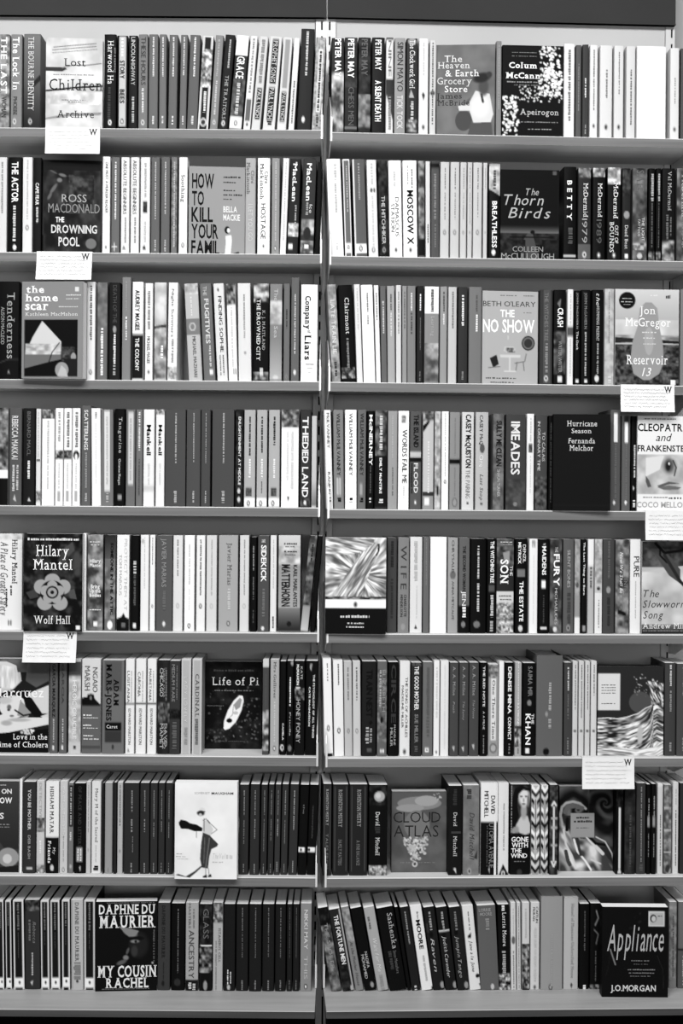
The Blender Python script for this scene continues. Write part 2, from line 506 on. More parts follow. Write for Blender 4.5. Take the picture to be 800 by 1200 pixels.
seg('L', 1, 190, 20, .25, '''
30 71 84 105''' + GR + ''' l4
83 116 84 108''' + GR + ''' l6
123 172 84 100 l14''' + GR + '''
177 229 88 38 l24 | e 210 | r 95 505 12 20 190 | r 95 505 80 88 190 | m 150 330 60 245 14 | E 203 495 17 20 200 | E 203 495 11 13 60 | x 350 450 40 65 210
236 274 85 132 l26 | x 105 280 35 60 165 | x 300 460 35 60 190 | o 495 50 215
278 325 82 42 l34 | x 105 240 45 65 170 | T 275 480 32 68 175 s THE TRAITORS | o 500 50 220
330 390 85 58 l35 | b 85 180 232 | T 185 290 20 82 225 b GRACE | m 290 470 50 110 20 | x 310 460 35 62 190 | b 470 525 222 | o 500 50 90 | n GRACE
396 430 88 216 l34 | r 385 490 12 88 105 | x 100 360 35 65 150 | o 505 50 130
436 478 90 200 l38 | x 105 310 30 70 140 | r 332 482 25 88 48 | T 340 474 35 76 215 r PAUL LYNCH
487 545 90 205 l34 | r 103 315 22 80 55 | r 328 488 22 80 50 | T 110 305 32 70 200 s PROPHET SONG | T 335 480 32 70 200 r PAUL LYNCH | x 490 515 30 70 60
552 596 95 208 l30 | r 105 335 20 80 150 | r 350 495 20 80 60 | T 356 488 32 70 200 r PAUL LYNCH
604 632 98 218 l26 | x 300 500 35 65 120
641 705 55 50 l18 | x 68 275 40 58 190 | E 668 482 8 14 220
710 757 95 158 l20 | m 95 525 120 190 8 | r 150 448 30 80 215 | x 160 440 42 66 80 | x 460 515 40 60 70''')
seg('R', 1, 370, 20, .275, '''
58 120 90 55 | m 235 490 70 215 34 | T 92 255 28 76 250 b PETER MAY
122 177 88 50 | m 88 300 40 75 20 | T 94 260 26 74 250 b PETER MAY | T 300 462 30 74 105 r CHESS MEN | b 468 476 130 
180 234 88 48 | m 88 480 35 70 25 | m 330 470 60 150 25 | T 95 250 26 74 105 b PETER MAY
238 293 88 42 | T 98 228 26 74 225 b PETER MAY | T 272 446 26 74 240 b A SILENT DEATH | n A SILENT DEATH
298 330 88 212 | b 88 98 80 | b 265 330 60 | P 70 298 330 330 440 330 330 | T 100 255 30 72 120 r NINE | x 340 480 30 70 140
334 381 90 150 | T 108 318 25 80 62 r SIMON MAYO | T 335 478 25 78 205 b TICK TOCK
385 433 92 58 | E 409 105 20 14 150 | T 100 305 28 76 235 s The Clockwork Girl | P 170 405 310 420 345 395 345 | x 360 440 35 65 190 | m 440 490 60 200 12 | n The Clockwork Girl
438 479 92 218 | P 60 450 330 458 320 466 335 458 358 | x 110 250 42 56 190 | o 470 50 150
484 511 100 200 | x 110 460 35 60 110 | E 497 325 12 10 70
F 514 760 118 492 112 -7 0.004 0.028 ; grey grocery-store cover ; mid-grey book cover with a woman in a white blouse, face-out on the top right shelf ; | m 118 492 100 122 80 | H 548 622 162 188 220 s The | H 520 655 188 214 215 s Heaven | H 552 694 220 246 235 s & Earth | H 518 664 250 278 205 s Grocery | H 550 645 284 310 230 s Store | H 516 622 314 336 45 s James | H 520 655 342 364 50 s McBride | P 95 660 330 600 380 640 400 | E 630 425 36 42 78 | P 205 650 360 680 305 740 318 756 400 745 432 672 434 655 385 610 385 606 365 | G 700 370 45 50 215 | P 85 660 434 748 432 755 492 645 492 | G 714 290 24 40 80 | G 706 252 42 22 45 -12 | G 738 240 14 14 60 | L 60 10 705 320 712 350
''')
seg('R', 1, 580, 20, .275, '''
4 27 103 130 | x 120 400 40 60 160
F 30 290 122 506 12 0 0.006 0.03 ; speckled Apeirogon cover ; black book cover with white speckles and bold white lettering Apeirogon, face-out, top right shelf ; | K 120 185 285 125 330 225 6 | K 70 215 285 190 330 235 6 | K 60 100 285 290 355 215 4 | K 90 30 100 330 500 225 6 | H 58 178 192 216 245 S Colum | H 45 192 234 258 245 S McCann | H 106 271 384 408 195 s Apeirogon | X 70 175 150 153 130 | X 70 175 165 168 130 | X 50 200 270 276 140 | X 80 190 283 288 110 | X 110 270 435 440 130 | X 140 245 465 469 160
293 338 115 228 | x 140 450 36 62 130
343 367 120 92 | x 200 400 40 60 140
371 398 118 70 | x 262 345 35 60 225 | x 460 500 40 60 160
403 437 120 218 | x 140 400 40 58 130 | o 465 50 150
446 499 122 212 | x 225 345 45 60 140 | o 470 50 150
506 547 123 210 | x 150 330 45 58 140 | o 470 50 150
558 597 125 206 | x 225 460 42 60 120
603 728 125 226
745 784 133 214 | x 260 370 45 58 150 | o 480 50 160
790 832 135 85 | x 160 400 40 60 170''')

seg('L', 2, 0, 175, .25, '''
-12 32 38 208 | x 60 300 40 60 150
36 101 38 14 | T 60 250 30 78 240 b THE ACTOR | x 265 432 38 60 205 | E 70 460 9 12 230 | n THE ACTOR
105 151 38 218 | x 50 330 42 60 190 | o 368 50 90
155 194 40 34 | T 158 262 30 72 230 b CAPE FEAR | x 272 345 35 65 190 | n CAPE FEAR
F 200 475 52 486 26 4 0.0 0.03 ; diver cover ; dark book cover with a pale diving figure, face-out on the second left shelf ; | g 52 130 14 30 | g 130 400 40 55 | M 205 470 100 480 25 75 40 1.6 | M 322 440 120 300 30 85 22 | G 250 108 22 4 90 25 | G 292 122 22 8 110 15 | G 345 130 34 5 70 8 | G 278 145 14 12 120 | G 250 185 32 9 105 -55 | G 232 220 22 8 100 -62 | H 290 405 210 246 165 r ROSS | H 228 466 254 296 140 r MACDONALD | H 262 302 316 340 235 b THE | H 242 454 352 390 205 b DROWNING | H 276 374 408 450 205 b POOL | E 428 438 25 24 115
479 516 35 232 | T 60 300 40 72 80 r ONE MUST A MURDER READER | o 460 50 190
521 561 38 108 | x 60 330 40 60 215 | L 225 4 536 440 536 475 | L 225 4 524 456 550 456 | o 500 50 108
566 606 38 222 | T 52 305 28 68 95 r ABSOLUTE BEGINNERS | x 320 440 45 65 140 | P 120 580 450 592 470 572 470 | n ABSOLUTE BEGINNERS
611 652 38 218 | T 52 305 28 68 95 r ABSOLUTE BEGINNERS | x 320 440 45 65 140
657 703 38 218 | x 65 225 40 62 170 | M 668 692 245 300 30 90 8 | x 340 440 40 60 190 | P 60 670 455 680 450 686 472 668 472
707 749 38 103 | x 60 330 42 58 180 | x 425 480 40 60 175
753 796 38 103 | x 60 310 42 58 180 | x 425 480 40 60 175''')
seg('L', 2, 190, 175, .25, '''
41 70 38 118 | m 60 460 90 150 9 | x 60 460 40 65 180
77 118 38 228 | T 120 250 30 70 70 s Soothing | o 450 50 90
F 125 387 82 488 150 5 0.002 0.026 ; HOW TO KILL cover ; grey book cover with huge black words HOW TO KILL YOUR FAMILY, face-out ; | H 140 242 114 182 12 b HOW | H 140 196 195 260 12 b TO | H 138 238 270 336 12 b KILL | H 138 263 346 412 12 b YOUR | H 138 270 422 486 12 b FAMIL | X 286 368 125 133 60 | X 286 345 150 156 60 | X 286 340 187 193 60 | X 286 374 207 214 50 | X 286 325 228 233 70 | H 286 350 263 290 222 b BELLA | H 286 364 300 328 222 b MACKIE | P 228 298 400 325 395 328 420 322 485 296 485 300 430 | E 306 372 13 17 14 | E 312 374 7 10 225 | P 14 335 480 360 470 365 478 345 487 | P 14 270 482 290 478 288 487
389 438 42 168 | T 62 210 12 45 110 s Mackintosh | T 100 160 55 85 110 s Clare | T 258 430 30 72 200 r I LET YOU GO
446 505 42 242 | T 68 235 20 50 70 s Mackintosh | T 105 160 58 85 80 s Clare | T 255 422 28 66 85 r HOSTAGE | o 455 50 210 | n HOSTAGE
512 550 42 145 | x 60 430 42 60 180 | o 465 50 90
558 588 42 222 l14 | x 60 430 42 60 190
592 643 45 48 l14 | T 68 245 28 68 232 b MacLean | x 60 70 50 66 200 | x 262 360 58 75 160 | m 350 410 110 235 14 | R 596 618 445 468 235
653 716 45 62 l14 | T 66 242 30 66 232 b MacLean | T 260 300 58 80 210 r Ice | x 250 310 30 50 150 | m 330 400 90 210 30 | E 683 395 20 30 50 | m 430 488 80 210 20 | R 672 692 448 466 235
722 742 60 12 l10''')
seg('R', 2, 370, 175, .275, '''
45 112 40 238 l-20 | x 62 130 50 68 190 | x 145 270 50 64 185 | x 400 430 45 60 200
118 150 42 108 l-16 | e 225 | x 70 270 45 60 180 | b 400 442 238 | o 418 50 40
160 213 42 98 l-16 | r 42 455 0 8 235 | x 60 215 42 58 150 | b 405 444 240 | o 424 50 40
220 262 45 220 l-14 | E 238 175 6 10 90 | E 252 175 5 10 100 | x 60 150 40 60 190 | x 200 430 42 60 200 | o 430 50 90
267 307 48 34 l-12 | m 48 450 22 70 20 | T 200 405 30 70 205 r THE HITCHHIKER | o 430 50 150
311 366 48 242 l-10 | T 205 372 48 76 95 l DAMASCUS | T 232 352 14 42 95 l STATION | x 95 160 40 50 170 | o 430 50 190 | n DAMASCUS STATION
371 431 48 242 l-8 | T 175 406 30 74 12 b MOSCOW X | x 85 165 60 70 120 | x 70 150 30 40 170 | o 430 50 190 | n MOSCOW X
436 464 50 112 l-6 | m 50 455 60 160 18 | b 380 455 30
467 487 52 208 l-4 | x 320 400 35 65 120
490 526 52 88 l-2 | b 58 80 30 | x 105 300 30 62 130 | x 320 420 40 60 120
529 568 55 194 | x 80 170 45 58 130 | x 185 300 45 58 150 | o 355 50 130 190
572 611 55 192 | x 80 170 45 58 130 | x 185 300 45 58 150 | o 355 50 130 190
614 642 56 192 | x 80 170 45 58 130 | x 185 300 45 58 150 | o 355 50 130 190
645 666 56 190 | x 80 170 45 58 130 | x 185 320 45 58 150 | o 355 50 130 190
669 708 57 192 | x 80 170 45 58 130 | x 185 290 45 58 150 | o 355 50 130 190
712 730 58 194 | x 80 170 45 58 130 | o 355 50 130 190
736 785 62 28 | m 62 200 130 215 20 | x 90 170 35 60 90 | P 28 735 170 790 200 790 240 735 240 | T 222 420 30 72 238 b BREATHLESS | E 757 440 9 12 225 | n BREATHLESS''')
seg('R', 2, 580, 175, .275, '''
F 22 272 88 466 16 0 0.004 0.03 ; dark landscape cover ; black book cover with slanted script The Thorn Birds above a farm road, face-out ; | g 88 320 14 26 | g 320 352 30 110 | M 22 272 352 400 28 60 20 | P 78 140 352 160 352 190 466 60 466 | M 22 130 380 466 20 60 20 | M 200 272 380 466 20 50 20 | E 160 348 10 8 20 | E 205 370 22 5 60 | R 60 250 366 372 25 | H 130 185 166 194 175 i The | H 38 206 192 236 175 i Thorn | H 55 236 246 290 175 i Birds | H 75 205 408 430 150 r COLLEEN | H 27 252 436 461 155 r McCULLOUGH | R 246 262 92 108 90
291 346 75 26 | T 134 304 26 64 235 S B E T T Y | x 335 405 30 70 90 | b 452 460 190 | n BETTY
353 408 80 52 | m 80 120 60 160 14 | T 145 290 40 76 225 s McDermid | T 296 400 30 70 160 r 1979 | b 405 470 95 | o 450 50 200 | n 1979
415 469 80 28 | m 80 118 80 210 14 | T 145 290 40 74 225 s McDermid | T 300 402 30 70 95 r 1989 | o 452 50 110 | n 1989
478 535 78 32 | m 78 150 120 235 18 | T 142 296 44 78 238 s McDermid | T 325 402 55 82 220 r OUT OF | T 310 440 16 48 220 s BOUNDS | o 452 50 110 | n OUT OF BOUNDS
541 578 82 48 | m 82 200 40 90 14 | E 560 280 14 16 150 | T 325 425 30 68 210 s Dead Beat | R 552 568 447 464 230
585 648 82 80 | m 82 475 50 130 36 | T 90 180 25 75 110 s SAFE | T 292 392 62 80 210 r THE LIGHT | T 298 372 35 52 200 r TATTOOS | m 400 430 60 190 14 | E 616 455 12 12 190
653 681 82 16 | x 105 222 30 74 170 | x 230 420 40 62 100 | m 440 475 30 170 10
685 707 82 20 | x 105 222 30 74 165 | x 230 420 40 62 90 | m 440 475 30 170 10
711 766 82 32 | T 95 262 42 70 180 s Val McDermid | x 280 385 28 48 110 | x 290 370 60 72 110 | m 390 475 60 190 22
773 830 82 78 | m 82 475 60 140 30 | T 110 290 35 75 190 s McDermid | x 310 420 35 65 130''')

seg('L', 3, 0, 320, .25, '''
-14 90 40 14 | T 92 402 46 80 165 s Tenderness | T 160 335 18 34 160 r ALISON MACLEOD | P 150 36 478 42 452 50 478 43 466 | L 70 4 0 420 40 405 90 405 | n Tenderness
F 98 392 40 492 135 -5 -0.045 0.03 ; tent cover ; grey book cover the home scar, tent and shore photo, jutting over its shelf edge ; | R 110 368 218 484 14 | P 200 196 224 250 280 288 320 288 400 230 420 120 440 112 385 150 300 | P 110 116 355 288 350 288 410 240 428 112 445 112 380 | M 116 288 330 380 150 215 30 .5 | P 22 112 445 230 415 300 400 300 484 112 484 | L 25 5 228 420 245 370 280 325 | G 322 378 38 36 70 | A 45 110 70 20 5 292 360 350 350 356 400 300 410 | M 290 355 345 410 45 100 12 | E 348 392 12 20 150 | P 40 300 400 368 400 368 484 320 484 | E 292 452 32 36 150 | P 180 270 480 290 430 312 450 322 484 | H 120 205 60 92 238 S the | H 115 271 98 132 238 S home | H 115 226 144 172 238 S scar | H 116 366 184 200 215 s Kathleen MacMahon | X 310 380 100 106 210 | X 310 370 118 123 200 | X 275 368 155 160 200 | R 354 372 66 86 210
405 446 42 228 | x 60 320 38 64 120 | o 465 50 90
454 503 45 110 | m 45 250 90 135 30 | x 258 480 35 62 225
510 563 45 40 | T 58 235 35 70 85 r DEATH OF THE | E 537 265 9 16 150 | x 288 428 40 62 215 | x 432 480 35 62 160
571 613 20 130 | x 205 315 38 58 215 | x 40 180 40 55 150
619 671 42 238 | b 285 500 34 | T 80 270 28 68 22 b AUDREY MAGEE | T 305 460 30 66 225 b THE COLONY | n THE COLONY
679 716 48 226 | x 85 265 30 66 150 | T 298 425 28 66 55 r MICHAEL MAGEE | o 465 50 170
722 780 45 190 | m 45 250 170 215 40 | m 250 497 90 210 40 | P 70 722 250 780 240 780 256 722 262 | x 340 400 55 75 240''')
seg('L', 3, 190, 320, .25, '''
26 72 45 226 l4 | T 75 300 35 60 120 r Night Summers | x 310 420 40 62 160 | m 440 500 110 220 10
113 178 48 182 l-26 | m 50 100 140 210 16 | R 90 200 214 290 125 | E 143 252 17 20 190 | E 143 252 11 14 125 | x 110 200 40 50 215 | T 298 490 42 66 95 r MICHAEL MAZHARI
185 240 48 112 l-25 | T 62 106 26 58 190 r THE | T 120 332 34 72 205 b FUGITIVES | x 340 440 55 72 190 | R 214 232 455 477 225 | n FUGITIVES
248 298 48 214 l-24 | T 108 372 42 74 45 r FINDING SOPHIE | E 270 78 5 8 60 | x 385 480 30 42 140 | x 385 480 60 72 120 | n FINDING SOPHIE
305 348 50 228 l-16 | m 50 150 30 175 14 | x 160 440 42 60 200 | L 30 4 332 450 332 474 | L 30 4 342 450 342 474
355 416 48 214 l-9 | x 100 215 42 56 160 | x 215 305 42 56 170 | E 388 375 7 8 160
426 500 50 22 | m 52 135 20 210 26 | T 175 362 58 76 170 s K. J. MAITLAND | T 125 412 22 46 235 s THE DROWNED CITY | m 465 500 20 160 14 | L 235 5 462 448 462 478 | L 235 5 470 448 470 478 | n THE DROWNED CITY
503 562 52 132 | m 130 240 150 210 30 | g 300 500 130 175 | T 75 130 35 65 190 r The | T 250 305 35 65 190 r Sea | E 532 490 14 10 200
568 598 50 112 | x 170 260 40 60 60 | o 485 50 150
603 642 22 104 | x 100 380 40 56 200 | E 622 466 7 12 215
649 728 55 244 | T 108 265 26 60 25 S Company | T 268 282 40 60 110 r of | T 290 408 24 62 25 S Liars | x 425 430 20 80 180 | x 445 448 30 75 190 | x 465 468 40 60 200 | n Company of Liars''')
seg('R', 3, 370, 320, .275, '''
57 96 48 150 l-25 | m 48 462 120 180 16 | T 115 345 28 74 220 r LATE TRAIN LIE | x 380 440 35 65 70
102 162 50 20 l-20 | T 105 260 42 74 222 s Clairmont | x 278 405 42 60 130 | m 405 450 30 190 12 | n Clairmont
168 194 48 218 l-17 | x 65 240 40 60 190
197 248 50 238 l-16 | x 85 165 45 58 140 | x 180 225 45 58 150
252 272 52 228 l-14 | x 85 200 35 60 120
276 301 55 105 l-10 | x 120 258 35 62 200
304 337 55 165 l-7 | x 90 160 40 60 100 | x 170 270 40 60 210
341 364 52 206 l-4 | x 80 260 40 60 110
367 388 55 148 l-3 | x 80 240 40 62 90
389 425 55 130 l-3 | x 85 160 40 60 215 | x 170 260 40 60 80
429 458 55 46 | x 90 160 38 62 230 | x 190 330 45 60 110 | x 420 460 40 60 120
462 524 58 140 | b 58 172 235 | x 70 165 42 62 110 | T 185 270 45 68 180 s Learning | m 300 465 80 190 36 | b 58 172 236
528 559 58 150 | x 80 165 40 62 90 | x 175 220 40 62 215
563 600 60 190 | x 80 240 42 62 120
605 646 60 60 | x 95 225 36 60 225 | x 420 455 38 60 130
651 706 60 120 | x 95 165 52 66 95 | x 178 252 52 68 230''')
seg('R', 3, 580, 320, .275, '''
F -56 183 78 470 172 4 0.006 0.03 ; restaurant-table cover ; light grey book cover THE NO SHOW with a cafe table drawing, face-out ; | H -54 172 120 142 60 r BETH O'LEARY | H 20 82 156 186 238 b THE | H -54 168 196 250 238 b NO SHOW | X 20 90 94 98 110 | X 120 165 94 98 110 | X 120 160 165 169 130 | E 143 295 29 31 38 | E 143 295 24 26 110 | E 143 295 18 19 60 | L 205 3 55 265 55 280 | P 190 40 310 80 310 85 330 35 330 | P 200 20 345 110 345 108 356 22 356 | L 200 6 63 356 63 410 | L 200 5 40 414 88 414 | M 45 85 315 335 60 200 8 | P 45 -25 360 5 345 15 385 -10 400 | L 110 4 -30 400 20 395 | L 110 4 85 380 128 372 135 340 | L 110 4 95 375 90 410 | L 110 4 122 375 126 410 | X -40 90 440 446 90 | X -20 85 458 463 90
190 245 72 62 | r 72 470 25 85 85 | T 85 290 35 64 130 r THE WITCHES TREE | x 300 425 40 62 140 | o 450 50 200
249 302 72 20 | P 120 262 130 280 110 275 150 | T 150 230 30 76 238 b CRASH | m 250 430 40 110 20 | T 290 425 38 66 150 r WRITER WRITER | R 266 286 440 465 215 | n CRASH
307 333 70 222 | b 230 270 90 | x 90 220 40 60 190 | x 280 440 40 60 190
338 362 75 16 | T 85 240 32 62 165 s JOHN McGAHERN | T 250 330 30 66 232 s The Dark | R 343 357 455 468 220
366 406 72 28 | T 85 240 32 60 150 s JOHN McGAHERN | x 252 440 36 56 170 | R 380 394 455 468 220
412 461 72 14 | T 88 140 34 66 210 i the | T 142 290 38 62 200 s HUMMING PRESENT | x 300 430 40 58 150 | E 433 450 10 14 210
465 507 68 175 | m 70 440 160 195 16 | x 80 300 40 50 140 | x 440 470 30 70 200
F 511 782 70 482 190 0 0.0 0.03 ; Reservoir cover ; pale landscape book cover lettered Reservoir 13 with a round black sticker, face-out ; | m 70 270 170 215 90 | g 70 200 200 175 | M 511 782 265 300 110 190 40 .4 | M 511 782 305 482 35 110 14 | P 40 700 285 782 290 782 302 700 298 | P 50 511 275 600 280 600 295 511 300 | P 150 615 150 640 125 665 125 690 150 700 230 715 300 720 380 700 430 660 456 630 456 590 430 575 370 585 290 605 230 | E 655 290 20 60 165 | E 560 118 36 36 28 | X 540 582 108 112 170 | X 535 585 122 126 180 | X 545 575 134 137 150 | H 615 682 142 176 235 s Jon | H 553 747 192 228 238 s McGregor | H 560 735 350 390 238 s Reservoir | H 626 666 404 440 230 i 13 | X 660 690 92 98 215 | X 725 745 92 108 80 | X 625 690 250 256 210 | X 630 680 275 280 210 | X 630 685 300 305 200 | R 750 770 455 476 230
788 828 70 125 | x 100 400 40 60 160''')

seg('L', 4, 0, 468, .25, '''
-20 38 40 150 | m 40 330 40 180 22 | b 332 370 235 | b 370 497 8
43 102 42 92 | T 78 282 22 72 205 b REBECCA MAKKAI | x 308 430 25 45 195 | x 308 425 58 76 190 | P 190 62 470 70 445 78 480
108 163 42 40 | T 58 265 34 64 115 r BERNARD MACL | x 288 372 38 60 215 | P 210 130 475 138 462 146 478
168 191 45 215 | x 60 280 40 60 180 | x 282 292 10 90 60 | m 430 480 90 220 8
195 255 48 234 | m 48 92 40 190 12 | x 100 300 42 58 195 | x 310 420 45 56 200
258 296 42 238 | x 60 200 35 65 170 | m 238 280 10 220 9 | x 300 420 42 58 200 | r 430 480 30 70 170
298 336 42 238 | x 60 225 35 72 130 | m 238 280 10 150 9 | x 300 420 42 58 200 | r 430 480 30 70 170
338 376 42 238 | x 60 225 35 72 130 | E 357 262 17 22 14 | E 357 270 7 14 235 | x 300 420 42 58 200 | r 430 480 30 70 170
381 426 30 98 | T 50 238 30 70 220 b SCATTERLINGS | x 250 420 40 60 150 | x 440 480 40 62 170 | n SCATTERLINGS
428 472 42 234 l-6 | x 60 90 40 62 150 | x 110 400 44 54 215
472 531 48 118 l-4 | r 55 432 24 76 212 | x 80 400 42 58 190 | x 440 485 40 62 170
536 585 45 8 | T 84 252 42 74 185 s Tangerine | T 280 402 40 62 225 s Christine Mangan | R 552 572 448 472 150 | n Tangerine
589 634 48 112 | r 60 400 22 84 202 | x 90 380 40 60 175
636 668 48 116 | x 60 240 35 66 215 | x 280 450 38 62 90
671 723 48 228 | T 120 262 32 70 22 b Mankell | b 405 432 200 | x 300 400 40 60 210 | n Mankell
729 771 48 228 | b 52 70 90 | m 48 72 60 200 8 | T 120 262 32 72 22 b Mankell | x 300 400 40 60 210 | n Mankell''')
WG = '| x 65 165 48 56 170 | x 168 300 48 56 165 | x 430 486 44 58 170'
seg('L', 4, 190, 468, .25, '''
13 110 48 82''' + WG + ''' 
113 179 48 84''' + WG + '''
181 226 48 80''' + WG + '''
233 337 48 82''' + WG + '''
342 379 48 40 | m 60 420 30 70 14 | T 82 402 40 72 215 b ENLIGHTENMENT AT MIDDLE | E 360 430 8 12 200 | E 360 470 8 12 200
383 437 50 172 | b 464 502 236 | x 82 265 40 58 70 | x 280 370 40 60 225 | M 390 422 415 455 50 110 6 | o 488 40 60
442 492 50 172 | b 464 502 236 | x 82 250 40 58 70 | x 280 370 40 60 225 | x 385 440 45 55 110 | o 488 40 60
498 551 50 172 | b 464 502 236 | x 82 215 40 60 60 | x 280 370 40 60 225 | M 508 538 415 455 50 110 6 | o 488 40 60
557 640 48 238 | m 48 132 60 170 16 | x 150 420 55 70 215 | x 150 380 30 42 220 | P 60 585 455 598 458 590 482
646 696 48 62 | T 82 200 22 78 225 b THE | T 202 300 20 78 230 b DIED | T 318 460 20 78 225 b LAND | m 465 500 30 110 14 | E 670 485 7 10 220
699 724 78 190 | g 380 500 190 120''')
seg('R', 4, 370, 468, .275, '''
31 69 45 228 l-14 | T 58 208 36 72 45 r McILVANNEY | T 310 405 34 66 45 r RANKIN | x 418 438 25 70 30
75 119 45 132 l-7 | T 60 325 32 66 42 r WILLIAM McILVANNEY | r 335 410 25 45 185 | r 335 410 55 72 185 | x 420 438 30 70 30
124 174 45 252 l-3 | T 60 325 34 64 60 r WILLIAM McILVANNEY | x 420 438 35 65 30
177 214 45 110 | T 60 325 28 70 45 r WILLIAM McILVANNEY | r 360 410 25 60 160 | x 420 438 30 70 30
217 248 50 16 | T 66 282 30 76 245 b McINERNEY | x 285 400 40 60 90 | x 420 440 30 62 210
251 303 48 62 | m 48 240 40 130 18 | x 70 215 35 62 200 | b 240 460 34 | T 250 402 38 58 238 b EMILY McINTIRE | x 425 442 30 70 210
306 347 50 155 | x 70 250 40 55 175 | x 290 415 45 58 110
350 397 50 242 | M 362 385 70 100 70 190 8 | T 130 358 36 80 55 r WORDS FAIL ME | x 370 420 40 60 215 | n WORDS FAIL ME
400 449 52 92 | T 66 205 32 76 32 b THE ISLAND | b 225 248 190 | b 250 266 30 | T 272 400 36 72 215 b FLOOD | x 272 400 5 25 60 | o 440 50 110 | n THE ISLAND
455 502 52 190 | P 25 455 110 480 90 505 70 455 140 | m 52 95 60 200 14 | x 180 400 42 60 215 | b 395 412 60 | b 412 470 150 | R 462 484 420 450 230
505 532 52 175 | m 52 460 130 205 14 | R 514 524 370 410 40
535 566 52 240 | x 60 330 42 56 190 | o 352 50 70 230
569 614 55 142 | b 255 276 20 | x 80 240 44 56 130 | x 290 410 44 56 130 | E 592 440 13 20 100 | E 592 440 9 15 150
621 673 55 205 | T 65 292 32 76 25 b CASEY McQUISTON | T 300 422 32 68 150 r THE PAIRING | R 642 652 438 448 60
679 735 55 180 | T 68 195 30 56 60 r CASEY McQ | E 708 210 12 20 90 | T 238 290 30 60 225 r One | T 320 430 35 60 95 i Last Stop | R 700 712 440 450 60''')
seg('R', 4, 580, 468, .275, '''
-10 38 62 108 | m 62 470 85 130 20 | T 92 285 30 78 40 b SULLY ME CLEAN | T 300 415 38 64 190 r SHAUN TURNER
45 130 65 72 | T 95 322 26 70 220 b IMEADES | m 340 470 60 90 20 | E 86 447 9 9 130
134 166 62 228 | M 140 160 190 228 40 120 6 | x 80 180 40 60 190 | x 240 400 42 56 205
170 222 68 76 | m 330 470 45 110 14 | T 95 305 18 40 205 r IN ORDINARY TIME | T 140 265 56 80 190 r TO CALAIS
227 246 70 18 | x 100 440 40 60 90
F 248 486 64 482 30 -6 -0.030 0.028 ; plain black cover ; plain black book cover with four small white words Hurricane Season at top, face-out ; | H 306 431 92 116 215 s Hurricane | H 325 409 126 146 215 s Season | H 311 423 168 190 215 s Fernanda | H 317 416 198 222 215 s Melchor | b 458 460 40
490 534 45 92 | r 60 182 30 72 235 | x 190 430 40 60 110 | P 225 506 430 514 440 506 452 500 440
539 576 70 98 | r 72 100 20 80 60 | r 100 184 30 72 235 | x 190 430 40 60 110 | P 225 556 430 564 440 556 452 550 440
579 603 72 18 | x 195 335 40 75 190 | P 210 586 370 594 378 588 390 | x 430 460 30 76 215
F 606 842 72 476 228 0 -0.004 0.03 ; woman's-face cover ; white book cover with a woman's sideways face under bold black capitals, cut by frame ; | R 608 840 235 404 192 | m 235 404 165 210 50 | P 215 640 250 720 240 700 300 640 330 | G 742 284 36 40 140 | G 740 282 22 32 90 | G 737 284 12 22 40 | G 741 274 4 7 235 | L 70 6 758 260 772 290 764 325 | P 90 640 325 655 345 665 372 650 376 640 350 | P 95 690 368 740 350 790 358 740 362 700 375 | P 110 690 374 740 366 795 374 780 384 720 386 | X 635 770 82 86 90 | H 606 826 104 136 16 b CLEOPATRA | H 684 752 146 178 20 i and | H 606 834 196 222 20 b FRANKENSTEIN | X 630 740 414 420 150 | X 740 800 416 424 90 | H 604 834 436 460 165 b COCO MELLORS
''')

seg('L', 5, 0, 615, .25, '''
-34 104 42 226 | m 42 70 160 230 30 | T 68 275 66 84 45 s Hilary Mantel | T 80 425 26 52 110 i A Place of Greater Safety | x 285 330 60 66 80 | x 300 385 44 50 60 | L 40 6 42 450 42 470 | L 40 6 54 450 54 470
F 110 386 42 502 22 0 -0.030 0.036 ; white-rose cover ; black book cover Wolf Hall with a pale heraldic rose, face-out on the fifth left shelf ; | m 42 502 10 75 36 | P 80 300 110 340 80 350 120 320 150 | P 70 120 320 170 300 180 340 140 350 | P 85 320 310 350 300 362 350 330 345 | E 245 262 36 32 160 | E 192 292 34 34 160 | E 298 292 34 34 160 | E 210 368 36 34 160 | E 282 368 36 34 160 | E 245 318 58 56 22 | E 245 286 24 24 160 | E 212 310 24 24 160 | E 278 310 24 24 160 | E 226 346 24 24 160 | E 264 346 24 24 160 | E 245 318 30 30 25 | E 245 318 22 22 155 | E 245 318 9 9 30 | H 168 322 96 148 242 s Hilary | H 156 338 162 212 242 s Mantel | H 160 330 428 466 238 s Wolf Hall | X 128 368 62 74 215 | R 359 378 474 492 235
389 404 40 238
409 483 48 95 | m 48 497 60 165 34 | X 420 470 78 83 210 | X 425 465 92 97 200 | H 420 472 160 178 225 b Hilary | H 420 474 182 198 225 b Mantel | H 426 468 280 298 230 b Bring | H 420 472 300 318 230 b Up the | H 420 474 322 338 230 b Bodies | X 420 475 395 401 215 | R 438 458 455 475 235
489 541 48 112 | g 48 160 50 90 | m 200 440 90 150 22 | T 84 422 56 82 30 b SOMEONE IN THE ATTIC | E 516 470 14 20 235 | n SOMEONE IN THE ATTIC
546 606 48 232 | T 66 400 60 84 205 l PROTECT THEM AT | T 138 330 20 42 190 l TOM MARCUS | P 22 546 440 570 430 580 412 590 432 606 440 606 497 546 497 | R 570 590 460 480 110
610 651 50 18 | x 170 230 34 70 190 | x 235 380 38 66 90 | R 624 640 462 484 225
657 697 48 228 | x 60 300 44 56 200 | E 667 78 8 12 180
701 727 48 232 | x 60 190 42 58 130 | o 382 50 60 230
731 808 50 92 | T 65 292 34 62 150 r JAVIER MARIAS | x 310 400 40 60 110 | E 769 465 7 12 215''')
